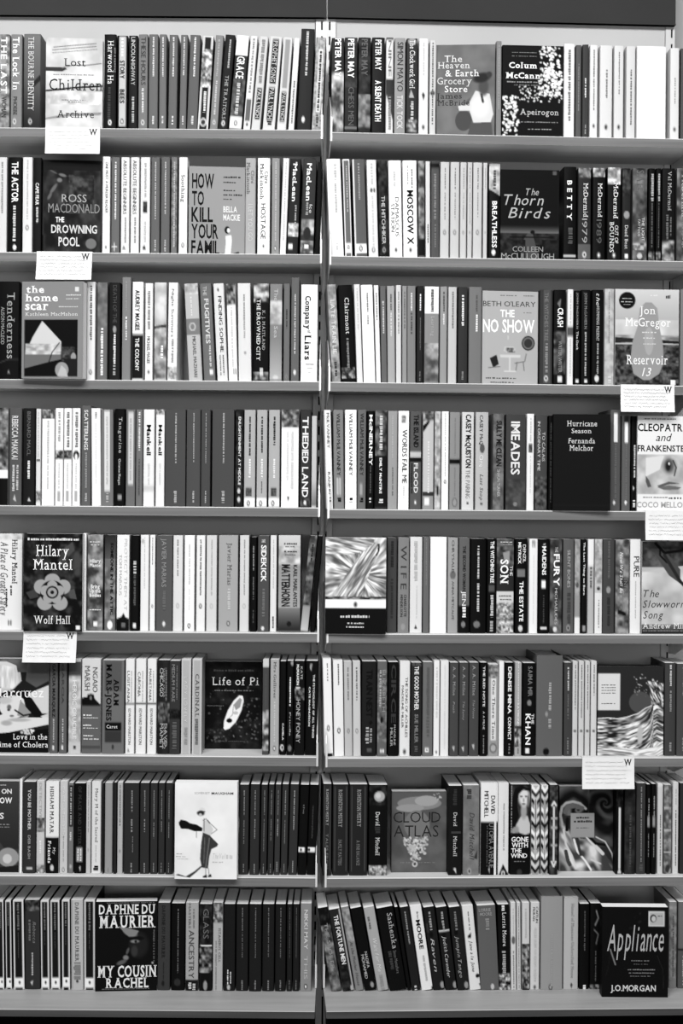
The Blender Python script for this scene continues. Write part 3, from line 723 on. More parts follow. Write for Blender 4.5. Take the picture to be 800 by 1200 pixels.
seg('L', 5, 190, 615, .25, '''
50 96 50 216 | x 70 240 40 56 150 | o 380 50 180 210
103 151 50 246 | x 90 280 40 60 210 | x 300 400 42 58 225 | o 474 50 60
159 201 50 228 | x 70 330 40 58 120 | o 382 50 30 225
206 256 50 208 | x 70 330 44 58 180 | o 382 50 180 210
263 355 50 165 | T 85 282 46 68 110 s Javier Marias | x 300 400 46 62 195 | o 463 52 90 190
362 407 50 208 | x 70 330 44 58 160 | o 382 50 180 210
412 442 58 16 | x 100 215 40 60 150 | x 245 350 40 60 110 | x 400 460 40 60 90
447 501 52 84 | T 96 268 30 76 238 b SIDEKICK | T 68 84 34 64 210 b THE | x 300 430 38 64 115 | E 472 486 8 10 215 | n SIDEKICK
505 536 50 220 | x 70 300 44 58 180 | x 430 485 38 62 90
543 648 50 150 | g 50 190 205 175 | g 190 390 150 165 | g 390 500 130 45 | m 100 180 150 225 30 | X 570 630 85 92 90 | X 575 625 100 104 120 | X 570 630 122 128 80 | X 575 625 138 142 120 | T 188 384 68 86 30 r KARL MARLANTES | T 186 382 16 54 60 b MATTERHORN | T 190 378 20 50 150 r MATTERHORN | E 595 465 12 12 35 | n MATTERHORN
668 706 50 90 l42 | m 50 500 50 140 22 | g 380 500 150 190 | x 90 170 40 65 50
711 733 52 25 l34''')
seg('R', 5, 370, 615, .275, '''
F 40 298 55 470 190 -3 -0.030 0.03 ; ink-rays cover ; book cover with streaked ink-ray drawing over a white band and black base, face-out ; RAYS | R 33 298 322 358 240 | R 33 298 358 472 6 | o 343 50 150 | X 105 228 388 400 200 | X 135 205 420 427 190 | X 130 205 436 443 190
303 345 55 76 | x 70 180 34 64 50 | x 230 400 34 62 60
349 397 55 132 | T 90 275 24 76 72 r W I F E | T 298 392 54 78 55 r CHARLOTTE | T 298 392 22 44 55 r MENDELSON | E 372 435 10 14 150 | n WIFE
400 453 52 216 | x 70 240 30 60 185 | x 260 400 50 60 200 | P 30 418 445 426 425 434 445
456 483 52 108 | x 60 260 45 55 140
486 557 52 238
561 605 55 160 | T 66 205 38 62 95 r CHRYSALIS | E 583 215 14 18 110 | T 240 405 40 62 95 r ANNA METCALFE | n CHRYSALIS
608 655 55 104 | T 90 282 36 64 52 b THE SECOND WOMAN | T 282 345 30 66 225 r JEN | b 345 465 28 | x 350 395 30 66 225 | E 628 425 10 12 130
658 725 60 12 | x 90 230 42 55 185 | x 250 370 40 56 190 | E 685 425 15 14 120
729 769 60 22 | T 70 248 34 74 235 b THE WITCHING TREE | R 735 762 258 285 90 | x 300 395 34 68 190 | x 410 455 30 66 160''')
seg('R', 5, 580, 615, .275, '''
5 80 62 52 | m 62 180 50 130 20 | X 20 75 72 76 200 | X 30 72 84 87 160 | P 150 30 120 62 110 62 160 45 180 | T 148 252 22 68 238 S SON | T 175 218 76 92 220 r THE | b 285 332 205 | X 15 72 300 305 110 | X 20 70 316 320 110 | m 332 465 70 230 8 | n SON
85 138 60 14 | T 85 162 60 84 235 r DENZIL | T 75 168 22 46 235 b MEYRICK | R 92 128 190 222 120 | T 242 412 34 66 242 b THE ESTATE | E 108 442 10 13 200 | n THE ESTATE
144 181 60 230 | M 154 172 68 98 120 210 8 | x 130 420 45 55 215
185 229 62 16 | T 92 215 32 72 235 b MAIDENS | T 78 88 40 64 210 r THE | R 196 216 238 270 235 | x 300 420 40 55 70 | R 192 222 435 446 200 | n MAIDENS
233 285 62 82 | m 62 465 50 120 30 | T 95 118 40 62 200 r THE | T 125 262 30 78 238 b FURY | T 270 425 40 60 190 r MICHAELIDES | E 255 446 9 11 210 | n FURY
289 335 62 96 | T 108 268 38 66 175 r SILENT BONES | x 290 420 35 70 75 | o 440 50 150
338 363 62 150 | m 62 300 130 175 12 | E 350 258 8 12 90 | b 395 465 225
366 391 62 20 | T 75 300 36 66 225 b The Last Thing to Burn | R 372 386 430 455 150
394 421 62 228 | b 175 465 180 | x 180 270 30 66 110
424 457 62 190 | m 62 250 140 200 12 | E 440 272 9 8 60 | b 290 465 220 | x 320 440 42 60 160
458 508 62 76 | x 70 230 40 60 100 | E 482 278 10 14 150 | x 310 430 36 62 60
512 571 65 105 | m 65 465 60 160 24 | T 118 292 30 52 235 i Now We Shall Be | T 230 300 60 84 130 r ENTIRE | P 30 520 360 560 375 560 390 520 380
574 620 62 224 | T 135 222 32 84 70 r PURE | x 240 400 45 56 190 | n PURE
F 624 852 72 460 185 2 0.0 0.03 ; bare-branch cover ; book cover The Slowworm's Song under dark branches, face-out, partly cut by frame ; | m 72 180 50 110 30 | P 190 624 200 700 185 800 175 852 190 852 460 624 460 | m 200 430 165 215 80 | P 80 640 72 690 72 790 190 790 250 740 215 | L 30 12 680 80 720 120 790 110 850 90 | L 30 8 700 100 700 130 730 160 | L 50 14 720 130 790 240 850 300 | g 420 460 120 45 | H 630 697 276 306 65 i The | H 628 846 318 350 65 i Slowworm's | H 630 716 364 396 65 i Song | H 628 846 414 438 225 s Andrew Miller | X 630 840 445 450 120''')

seg('L', 6, 0, 760, .25, '''
F -44 228 48 480 40 0 0.008 0.03 ; sleeping-woman cover ; book cover Love in the Time of Cholera with a sleeping woman, at left edge, face-out ; | P 190 -44 110 30 60 90 80 100 150 60 190 -44 220 | m 48 110 60 110 60 | P 205 -44 60 30 62 75 80 90 160 60 190 -44 180 | A 190 230 90 60 10 -44 66 70 90 85 150 60 185 -44 175 | P 90 130 60 228 60 228 150 170 180 120 150 | P 205 130 210 228 170 228 340 190 310 | E 62 270 66 52 215 | P 150 95 240 150 290 130 320 80 310 | P 215 -44 330 20 300 60 320 228 318 228 350 130 370 40 388 -44 395 | L 35 8 70 285 110 310 160 300 | G 42 272 12 14 110 | G 40 285 8 6 60 | G 55 312 12 6 120 | G 90 330 60 10 175 | G 30 345 30 14 170 | G 20 240 40 20 190 | P 20 100 195 150 230 200 300 228 300 170 320 120 270 | P 18 -44 400 228 370 228 480 -44 480 | K 20 100 160 375 395 200 6 | H -40 204 180 226 238 s Marquez | H 62 222 394 420 238 s Love in the | H -22 226 430 456 238 s Time of Cholera
232 271 60 96 | T 72 322 34 70 40 b GARCIA MARQUEZ | x 330 440 42 60 170 | R 246 256 455 475 215
276 313 60 100 | T 72 260 34 66 70 b GARCIA | x 330 440 42 60 180 | R 288 298 455 475 215
320 379 50 192 | b 62 128 80 | T 150 425 34 66 235 r HEROIC CRUCIBLE | m 128 440 160 205 20 | R 344 358 455 472 60
382 472 50 205 | T 82 196 16 44 110 r MARSH | T 88 204 58 84 110 r NGAIO | b 268 495 102 | P 12 382 230 405 228 410 215 440 215 445 235 472 262 472 270 382 270 | E 425 232 18 20 12 | E 425 232 6 9 120 | X 390 430 308 316 215 | X 390 460 322 328 190 | X 390 430 356 363 215 | X 390 462 370 376 190 | X 392 438 405 412 215 | X 392 465 420 428 190 | b 455 470 80
477 582 55 112 | r 60 200 10 90 92 | T 72 338 20 44 24 S MARS-JONES | T 142 268 54 76 24 S ADAM | r 345 388 12 90 10 | H 500 552 358 374 225 s Caret | r 390 442 12 90 62 | E 530 462 6 12 60
587 630 50 225 | T 105 255 20 48 110 r LUSITANIA | x 105 250 62 72 170 | b 255 264 100 | T 282 450 34 62 105 r EDWARD MARSTON | P 140 600 465 610 485 595 485
635 684 50 225 | T 110 225 20 48 110 r CARONIA | x 105 250 62 72 170 | b 255 264 100 | T 282 450 34 62 105 r EDWARD MARSTON
689 733 50 225 | T 95 245 20 46 110 r MAURETANIA | x 105 250 62 72 170 | b 255 264 100 | T 282 450 34 62 105 r EDWARD MARSTON
738 796 55 42 | T 92 226 18 46 190 r CHICAGO | x 100 245 62 76 120 | m 255 350 40 130 16 | T 352 470 20 46 180 r MAMET | T 352 460 58 80 180 r DAVID | n CHICAGO''')
seg('L', 6, 190, 760, .25, '''
-4 28 58 48 | T 90 230 22 48 150 r THREE WAR | x 90 240 60 74 110 | m 255 340 40 110 14 | T 352 470 25 70 150 r DAVID
33 84 58 62 | T 75 250 22 50 140 r MEDIUM RARE | x 80 240 64 76 110 | m 285 330 20 60 12 | x 345 470 25 70 100
88 135 50 176 | T 130 350 30 62 205 s LADY LOVELY | e 200 | x 370 450 30 66 150
139 186 50 172 | e 200 | T 120 320 34 72 90 s CARDINAL | x 330 450 30 64 110
F 190 466 62 470 30 0 0.075 0.028 ; boat cover ; dark book cover with a white lifeboat lettered Life of Pi, standing deep on shelf ; | m 62 470 18 46 36 | K 60 215 460 180 440 70 5 | K 40 330 460 230 440 95 5 | K 30 210 300 380 440 80 5 | P 235 362 220 378 222 382 245 372 290 345 345 315 375 295 382 288 375 290 340 308 290 335 245 | P 150 365 230 374 240 366 275 345 290 335 262 | L 130 3 335 265 330 310 300 340 | E 315 338 14 11 25 | E 345 302 12 8 190 | X 240 428 98 108 85 | H 232 452 134 172 232 s Life of Pi | X 245 425 194 200 110 | X 210 290 266 271 90 | X 270 400 432 436 80
469 500 52 80 | x 120 280 40 62 90 | m 290 480 60 200 26 | b 52 88 200
505 548 52 168 | T 62 235 38 66 80 s Mrs Gulliver | x 250 440 42 58 195 | o 468 50 90
551 580 60 14 | T 350 430 40 68 225 b CAMELA | E 562 465 10 14 225 | E 563 465 6 9 30
583 615 58 28 | E 610 70 9 10 150 | x 135 270 38 60 225 | T 300 410 40 62 190 r Priscilla | E 598 468 10 14 120
618 667 58 30 | T 75 172 22 46 235 b McMAHON | T 85 145 60 80 190 r KATE | P 210 622 180 650 180 630 200 | T 240 442 20 58 180 r HONEY PONEY | m 190 240 30 150 12
671 736 58 10 l4 | P 150 690 75 705 70 700 105 690 95 | T 122 420 60 76 215 b THE PSYCHOLOGY OF ALL THINGS | T 180 365 26 40 225 b CATE MAGNUSSON | b 440 495 22''')
seg('R', 6, 370, 760, .275, '''
24 70 42 234 l-12 | x 62 138 45 60 150 | o 340 50 60 | r 448 460 5 98 10
75 118 50 228 l-9 | x 65 155 45 60 130 | o 350 50 60
120 155 55 184 l-7 | x 80 220 40 60 130 | o 352 50 110 190
157 191 55 196 l-5 | x 80 220 40 60 120 | o 352 50 90
195 257 55 42 | T 90 292 32 74 20 b TRAIN NEST | P 18 226 318 236 306 244 318 232 326 | x 335 405 25 50 170 | x 340 400 55 72 150 | R 218 240 425 440 90
261 303 55 104 | m 90 400 80 140 14 | T 92 270 50 84 150 r ELIZABETH | x 92 250 18 40 165 | E 280 305 7 14 20 | R 274 292 430 444 225 | R 281 284 430 444 60
307 352 58 10 | T 68 318 30 76 62 b CIRCE | T 325 412 56 74 175 r MADELINE | T 338 418 22 44 175 r MILLER
356 401 55 220 | T 122 378 54 78 105 r THE SONG OF ACHILLES | T 158 338 18 38 110 r MADELINE MILLER | o 440 50 150 | n THE SONG OF ACHILLES
404 451 60 50 | T 76 262 32 72 225 b THE GOOD MOTHER | T 280 402 36 68 130 b SUE MILLER | m 60 75 30 110 6 | x 415 440 30 65 90 | n THE GOOD MOTHER
454 498 58 112 | x 80 380 35 66 98 | R 464 482 424 442 225 | R 470 476 429 437 60
501 527 52 228 | x 80 300 35 66 205 | o 442 50 150
530 566 52 222 | x 70 430 42 58 212
569 608 60 78 | T 76 200 34 62 165 s A. A. Milne | T 226 275 36 58 160 i Pooh | P 185 580 420 592 415 590 440
610 650 60 76 | T 76 200 34 62 165 s A. A. Milne | T 226 306 36 58 160 i The Sunny | P 185 620 422 632 417 630 442
652 694 60 78 | T 72 200 34 62 170 s A. A. Milne | T 220 298 36 58 160 i The House | P 185 664 412 676 407 674 434
698 731 60 10 | T 76 248 38 66 215 b THE RED NOTE | T 268 345 40 64 200 r A A MILNE | x 370 450 42 58 130
734 779 68 150 | m 68 125 60 170 12 | r 128 392 20 78 215 | T 135 385 36 64 90 s One There Time | E 756 425 18 22 110 | E 756 425 12 14 170''')
seg('R', 6, 580, 760, .275, '''
15 38 55 230
41 79 60 12 | T 78 278 34 74 238 b DENISE MINA | T 292 390 36 72 235 b CONVICT | x 405 450 40 60 120
83 113 60 165 | x 60 230 42 56 210 | T 232 330 36 64 225 b RAYMOND | m 330 420 40 200 12 | x 425 450 40 60 120
117 172 62 18 | T 76 205 40 74 115 b SAIMA MIR | E 145 232 10 12 130 | T 278 410 22 62 238 b KHAN | T 278 322 68 88 210 b THE | R 128 146 425 446 225 | n THE KHAN
175 288 30 102 H | x 145 265 45 56 165 | E 218 280 6 10 150 | x 300 340 45 56 160 | E 217 440 14 16 20
292 327 60 72 | x 80 180 40 62 190 | x 195 300 42 60 110 | x 380 450 38 62 120
329 352 55 200 | x 70 260 40 60 120 | E 340 352 8 6 110
355 379 54 200 | x 70 300 40 60 120 | E 367 352 8 6 110
382 404 54 200 | x 70 260 40 60 120 | E 393 352 8 6 110
407 433 54 206 | x 70 200 40 60 120 | E 420 352 8 6 110
F 436 716 76 463 52 0 0.002 0.034 H ; wave cover ; dark book cover with a white-lined breaking wave and pale label, face-out ; WAVE
722 769 62 72 | x 70 160 42 60 190 | x 180 270 42 60 140 | x 400 440 40 62 140
773 830 65 80 | x 80 200 42 58 160 | x 380 440 40 60 130''')

seg('L', 7, 0, 900, .25, '''
F -70 88 62 488 66 0 0.006 0.03 ; half-cropped face cover ; dark grey book cover with a blurred face at foot, cut by left frame edge ; | g 62 380 72 52 | X 0 32 78 82 190 | H 6 54 98 120 225 b ON | H -2 56 138 165 235 b OW | H -2 18 210 238 220 b S | X -30 45 262 267 140 | X -30 45 274 279 130 | P 70 -10 340 10 360 20 380 -20 380 | E 40 418 50 44 150 | E 36 425 22 22 195 | P 40 -60 470 88 455 88 488 -60 488 | P 30 -60 380 -10 385 0 440 -60 450
91 104 52 232
107 167 65 58 | T 100 290 40 64 200 b YOU BE MOTHER | T 315 425 42 62 150 b DEB BASH | R 125 155 466 476 190 | n YOU BE MOTHER
170 209 60 196 | T 70 235 35 66 165 r DETECTIVE | m 235 300 60 190 12 | x 340 400 40 62 225 | m 455 495 60 220 10
213 276 65 226 | b 325 497 12 | T 85 305 34 62 35 s HISHAM MATAR | T 340 445 20 44 228 S Friends | T 372 405 58 76 220 s My | E 245 468 9 14 200 | n My Friends
279 317 62 196 | T 85 325 32 64 215 s CACTUS THE MEN | x 320 440 44 56 160 | o 478 50 100
319 344 70 120 | r 82 275 12 92 22 | x 90 268 36 66 170 | x 300 340 30 64 200 | E 332 462 6 10 170
347 401 72 12 | T 85 370 36 64 70 s OF PEACE AND LETTERS | r 372 440 20 76 150 | x 378 436 30 42 220 | x 378 436 54 66 220 | P 190 372 465 380 460 378 488
403 425 65 190 | x 80 300 40 60 150 | o 385 50 130 190
428 473 65 215 | T 95 348 40 70 120 s Mary M of the Sacred | x 360 440 42 56 190 | x 458 480 22 76 30
480 488 70 40
490 527 70 146 | r 75 490 8 92 150 | L 110 3 508 470 508 488
531 546 68 46
549 575 68 176 | x 80 270 40 60 100 | o 390 50 110 176
580 651 70 54 | x 105 205 48 58 135 | x 240 300 45 58 140 | x 320 395 56 63 110 | x 445 490 46 56 140
655 700 70 56 | x 105 205 44 56 130 | x 240 300 44 56 135 | x 445 490 44 56 140
703 738 70 58 | x 105 240 44 58 125 | x 255 330 44 56 135 | x 445 490 44 56 140
741 772 70 56 | x 105 240 44 58 125 | x 250 300 44 56 135 | x 445 490 44 56 140
775 807 70 56 | x 105 240 44 58 125 | x 255 330 44 56 135 | x 445 490 44 56 140''')
seg('L', 7, 190, 900, .25, '''
20 51 74 56 | x 105 240 44 58 125 | x 255 330 44 56 135 | x 445 490 44 56 140
F 58 351 70 526 230 0 -0.040 0.034 ; striding-lady cover ; white book cover with a drawn lady in a long dark skirt, jutting over shelf edge ; | m 70 526 222 236 90 | G 186 196 16 10 215 | G 180 214 20 14 50 | G 178 222 9 9 190 | L 30 4 162 212 172 208 200 206 | P 28 74 260 85 245 110 250 130 262 160 268 190 285 186 300 150 300 120 290 85 288 | L 28 8 80 270 110 285 | P 205 190 248 212 246 225 265 240 290 226 325 192 325 188 285 | L 90 3 212 246 228 265 258 292 230 312 | L 90 3 190 248 205 240 222 262 | L 120 3 160 300 160 330 | L 90 3 196 240 196 300 | P 66 190 305 222 318 264 360 258 372 232 384 222 420 216 476 186 472 178 430 182 360 | L 130 3 222 330 205 470 | L 110 3 200 330 196 450 | P 66 196 460 160 495 130 520 100 516 60 508 75 502 110 514 150 490 180 465 | L 110 3 205 475 205 512 | L 110 3 218 475 222 512 | P 40 192 512 210 504 212 520 192 520 | P 40 215 512 230 500 234 516 216 518 | X 68 100 405 409 160 | X 65 110 418 422 170 | X 70 125 430 433 185 | H 150 222 114 124 165 l SOMERSET | H 230 332 114 125 70 b MAUGHAM | H 238 298 404 430 190 i The Veil | X 236 286 442 448 190 | X 300 330 410 430 200
360 405 78 56 l2 | x 105 220 44 56 140 | x 245 355 44 56 120 | x 450 494 44 56 140
411 456 76 56 l3 | x 105 220 44 56 130 | x 240 330 44 56 135 | x 450 494 44 56 140
461 492 78 54 l4 | x 105 220 44 58 130 | x 240 390 44 56 120 | x 450 494 44 56 140
496 523 77 54 l4 | x 105 220 44 58 130 | x 240 340 44 56 130 | x 450 494 44 56 130
527 554 77 62 l5 | x 105 220 44 58 130 | x 240 320 40 60 150 | x 440 494 30 66 120
558 590 76 58 l6 | x 105 220 44 58 140 | x 245 355 44 56 130 | x 450 494 44 56 130
595 636 76 58 l8 | x 105 290 44 56 160 | x 435 490 44 56 150
640 682 78 8 l12 | T 170 215 38 58 120 r the | R 628 672 372 394 232 | E 652 384 6 8 40
684 730 78 8 l12 | T 178 330 38 56 90 r metamorphosis | R 672 724 372 394 232 | E 690 384 6 8 40''')
seg('R', 7, 370, 900, .275, '''
21 67 68 52 | r 80 440 10 16 95 | r 80 440 84 90 95 | T 90 245 34 64 170 s ROHINTON MISTRY | T 280 430 34 62 120 r TALES FROM
71 139 70 46 | r 80 440 8 13 85 | r 80 440 86 91 85 | T 92 252 36 60 165 s ROHINTON MISTRY | T 305 415 36 58 130 s FAMILY MATTERS
142 220 70 46 | r 80 440 8 13 80 | r 80 440 86 91 80 | T 92 250 42 64 165 s ROHINTON MISTRY | T 308 415 40 58 130 s A FINE BALANCE
225 305 72 16 | m 72 160 10 60 20 | E 270 122 24 22 170 | E 264 118 12 12 200 | T 188 246 36 58 215 s David | x 250 280 30 60 60 | T 296 372 36 58 215 s Mitchell | m 418 460 60 215 9
F 322 556 100 438 94 0 0.026 0.028 ; Cloud Atlas cover ; grey book cover Cloud Atlas with falling pale specks, standing deep on seventh right shelf ; | m 160 438 84 104 60 | E 440 150 95 28 135 | E 470 140 50 22 160 | E 400 170 60 16 150 | E 430 240 55 60 120 | K 60 375 480 290 330 185 6 | K 45 390 465 330 360 185 6 | K 25 405 445 360 390 180 6 | E 422 404 12 12 190 | E 422 404 6 6 70 | K 8 500 545 105 140 180 4 | H 330 530 186 230 42 l CLOUD | H 332 522 242 290 45 l ATLAS | X 360 510 396 399 130
564 623 76 34 | x 90 160 30 60 60 | T 190 248 36 62 205 s David | T 290 376 36 62 205 s Mitchell | P 200 585 430 596 425 600 450 | x 270 280 10 90 70
626 696 74 122 | m 74 455 110 132 30 | x 90 130 20 50 70 | T 190 390 40 70 80 i David Mitchell | P 60 680 370 690 350 690 390 675 385 | o 440 40 160
701 776 65 226 | b 230 458 10 | T 98 210 20 44 55 r MITCHELL | T 118 195 58 82 55 r DAVID | T 235 425 48 76 135 r UTOPIA AVENUE | x 245 420 34 40 90 | P 180 735 430 742 424 740 450 | n UTOPIA AVENUE''')
seg('R', 7, 580, 900, .275, '''
-8 6 65 226
12 58 65 218 | x 150 350 45 60 170 | P 14 12 460 34 408 58 450 58 460 | o 450 50 200
63 150 70 26 | m 72 290 40 70 30 | P 195 90 240 110 205 140 205 150 240 150 290 70 290 75 262 | G 122 185 16 40 160 | G 123 125 30 46 215 | G 84 270 20 30 150 | P 20 80 90 110 74 150 90 150 100 118 94 98 112 92 160 100 200 85 250 66 260 70 130 | G 110 122 8 4 60 | G 132 122 7 4 60 | G 121 154 9 4 70 | G 121 138 4 10 150 | G 142 140 6 30 120 | P 22 63 280 100 275 130 285 150 278 150 458 63 458 | H 68 142 293 314 235 b GONE | H 70 140 318 338 235 b WITH | H 68 112 342 360 235 b THE | H 66 137 364 382 235 b WIND | X 80 130 395 400 110 | E 104 444 12 12 60 | x 75 276 3 8 150 | n GONE WITH THE WIND
153 190 75 180 | CHEV
195 226 75 175 | CHEV
231 268 72 52 | m 72 458 30 90 14 | r 165 400 38 60 215 | L 215 8 240 160 250 145 260 160 | L 215 8 240 400 250 420 260 400 | L 170 10 240 255 262 255 | L 170 10 240 330 262 330 | L 170 10 240 215 262 215
F 272 512 78 432 52 0 0.030 0.028 ; swirling-leaf cover ; dark book cover of swirling pale curves around a small plate, partly behind hanging card ; SWIRL
514 546 80 18 | r 170 430 32 66 205 | m 82 165 10 60 12 | P 200 520 450 530 420 540 450
551 598 80 48 | m 80 458 38 66 20 | x 200 420 40 60 80
601 641 65 66 | x 80 400 44 58 130 | x 410 440 30 70 90
644 662 70 14 | x 130 220 40 66 150 | r 208 250 20 80 150 | x 280 380 40 60 130
665 686 68 18 | x 120 210 40 66 150 | r 208 250 20 80 150 | x 280 380 40 60 130
691 715 68 200 | x 200 420 40 60 110 | b 68 80 220
718 752 72 122 | m 72 458 80 160 14 | b 170 174 200 | b 264 268 200 | b 358 362 200 | E 735 428 10 18 60
756 781 62 205 | x 180 420 40 60 110 | x 90 160 40 60 170
786 830 65 56 | x 100 400 40 60 130''')

DM = '| e 215 | x 72 200 38 62 95 | x 210 330 44 56 70 | r 425 470 8 92 235 | E {u} 446 6 8 40'
seg('L', 8, 0, 1040, .25, '''
-12 18 62 34 l-8 | e 215 | x 72 200 40 60 95 | r 425 470 8 92 235 | E 8 442 5 7 40
25 54 62 34 l-8 | e 215 | x 72 180 40 60 95 | r 425 470 8 92 235 | E 46 442 5 7 40
61 113 60 34 l-9 | e 215 | x 72 200 40 60 110 | x 210 330 44 54 75 | r 425 470 8 92 235 | E 90 446 6 8 40
116 187 58 58 l-6 | m 58 110 20 120 20 | T 160 260 55 75 130 i Rebecca | x 150 250 25 40 110 | x 305 412 44 56 170 | P 190 140 445 155 435 150 460
190 231 62 34 l-7 | e 215 | x 72 200 40 60 110 | x 210 270 44 54 75 | r 425 470 8 92 235 | E 213 446 6 8 40
236 281 62 34 l-7 | e 215 | x 72 200 40 60 110 | x 210 290 44 54 75 | r 425 470 8 92 235 | E 260 446 6 8 40
289 328 60 34 l-6 | e 215 | x 72 180 40 60 110 | x 190 270 44 54 75 | r 422 466 8 92 235 | E 310 440 6 8 40
332 390 58 182 l-5 | r 60 475 5 8 110 | T 70 345 35 66 90 s DAPHNE DU MAURIER | x 350 430 20 80 130 | E 362 440 7 8 60
393 446 60 34 l-4 | e 215 | x 72 200 40 60 110 | x 210 290 44 54 75 | r 425 470 8 92 235 | E 420 446 6 8 40
F 449 735 66 486 12 5 -0.005 0.03 ; cousin cover ; black book cover with large white serif capitals above and below a shadowed woman's eye ; | G 650 270 60 80 42 | G 608 212 40 20 150 25 | P 130 555 182 600 192 650 205 640 222 605 232 585 215 | G 640 240 40 10 20 | G 632 254 24 9 130 | G 636 255 7 7 15 | G 630 300 18 30 62 | G 598 300 7 20 90 20 | G 590 330 16 14 125 | G 570 352 30 12 95 -20 | G 520 265 62 88 5 | G 716 356 6 6 170 | H 464 725 80 124 222 S DAPHNE DU | H 466 726 132 188 222 S MAURIER | H 460 733 366 420 222 S MY COUSIN | H 497 696 424 470 222 S RACHEL | X 500 720 70 74 110 | X 480 700 474 478 110 | x 200 350 93 96 90
738 797 72 66 | T 85 330 34 60 38 s DAPHNE DU MAURIER | x 350 430 44 54 50 | E 765 450 8 14 40''')
WB = '| x 95 215 46 56 105 | x 210 330 46 56 95 | x 435 480 44 58 120'
seg('L', 8, 190, 1040, .25, '''
42 106 75 10 | x 100 400 46 54 110 | E 72 445 17 17 55
109 170 72 162 | T 75 190 22 40 110 r MASTERS | x 100 190 55 70 130 | T 200 425 26 68 80 r ANCESTRY | b 432 492 36 | x 445 475 22 48 190 | x 450 480 55 80 180 | n ANCESTRY
173 234 78 34 | m 78 270 25 60 16 | T 100 240 30 74 110 r GLASS | P 225 175 270 234 270 234 320 205 300 | m 275 400 20 170 18 | r 400 490 10 90 28 | E 203 460 10 22 150
237 284 72 172 | m 72 165 60 215 12 | T 190 350 56 80 110 s ISTANBUL CELL | x 250 480 25 40 140
288 342 78 38 | x 385 455 30 42 215 | x 395 450 56 68 190 | E 312 468 8 12 180
346 403 78 40''' + WB + '''
407 465 78 40''' + WB + '''
469 525 78 40''' + WB + '''
529 579 78 38''' + WB + '''
584 609 78 40''' + WB + '''
612 643 78 40''' + WB + '''
647 700 75 138 | T 104 290 34 66 200 b NIKKI MAY | T 320 430 34 66 180 r THIS | o 465 50 50''')
seg('R', 8, 370, 1040, .275, '''
35 80 82 105 l-62 | m 82 460 50 150 18 | m 82 160 10 60 12 | T 150 350 36 70 150 r THE SPOILER
83 133 88 48 l-66 | m 300 460 25 60 14 | T 115 328 34 72 222 b THE FORTUNE MEN | r 90 455 92 98 200 | E 125 435 6 12 170 | n THE FORTUNE MEN
136 172 80 132 l-68 | m 90 230 110 170 14 | T 230 420 34 70 80 i At the Mother House
176 226 82 12 l-68 | T 275 345 54 78 190 r NADIFA | T 285 390 20 44 190 r MOHAMED | E 212 420 8 12 150
231 279 80 165 l-66 | x 120 175 20 40 110 | T 215 360 34 68 215 i Wait for Me | x 375 440 30 66 145 | n Wait for Me
284 358 78 22 l-64 | T 105 262 56 86 170 s Sashenka | T 270 370 56 74 110 r Simon Montefiore | x 270 350 25 45 70
362 378 82 20 l-60
382 420 80 42 l-56 | x 100 240 40 60 140 | x 420 440 30 60 190
424 474 75 224 l-55 | T 135 262 34 70 14 b MOORE | T 100 130 48 66 120 r Brian | x 290 400 45 65 180 | P 20 470 430 482 420 484 438 470 440
478 526 80 40 l-48 | x 100 180 36 58 150 | E 498 200 9 12 15 | T 215 360 30 60 180 i Raven | E 520 420 9 14 150 | r 150 190 5 20 60
530 579 80 38 l-46 | x 100 180 36 58 150 | E 550 200 9 12 15 | T 205 385 30 60 190 i Judith Cavender | E 575 420 9 14 150 | b 180 186 200
584 633 80 42 l-42 | x 100 180 36 58 120 | E 603 190 9 12 15 | T 205 385 30 60 160 i Jumpin Tango | E 625 420 9 14 150
638 686 76 216 l-38 | x 100 180 44 56 140 | P 14 650 205 668 190 665 215 650 215 | T 225 360 36 64 90 i Jane a la June | E 678 380 9 10 16 | P 90 680 415 690 410 690 435
693 773 74 100 l-20 | H 700 752 86 100 150 b LORRIE | H 704 756 104 118 150 b MOORE | x 130 180 40 62 140 | E 745 425 8 12 190''')
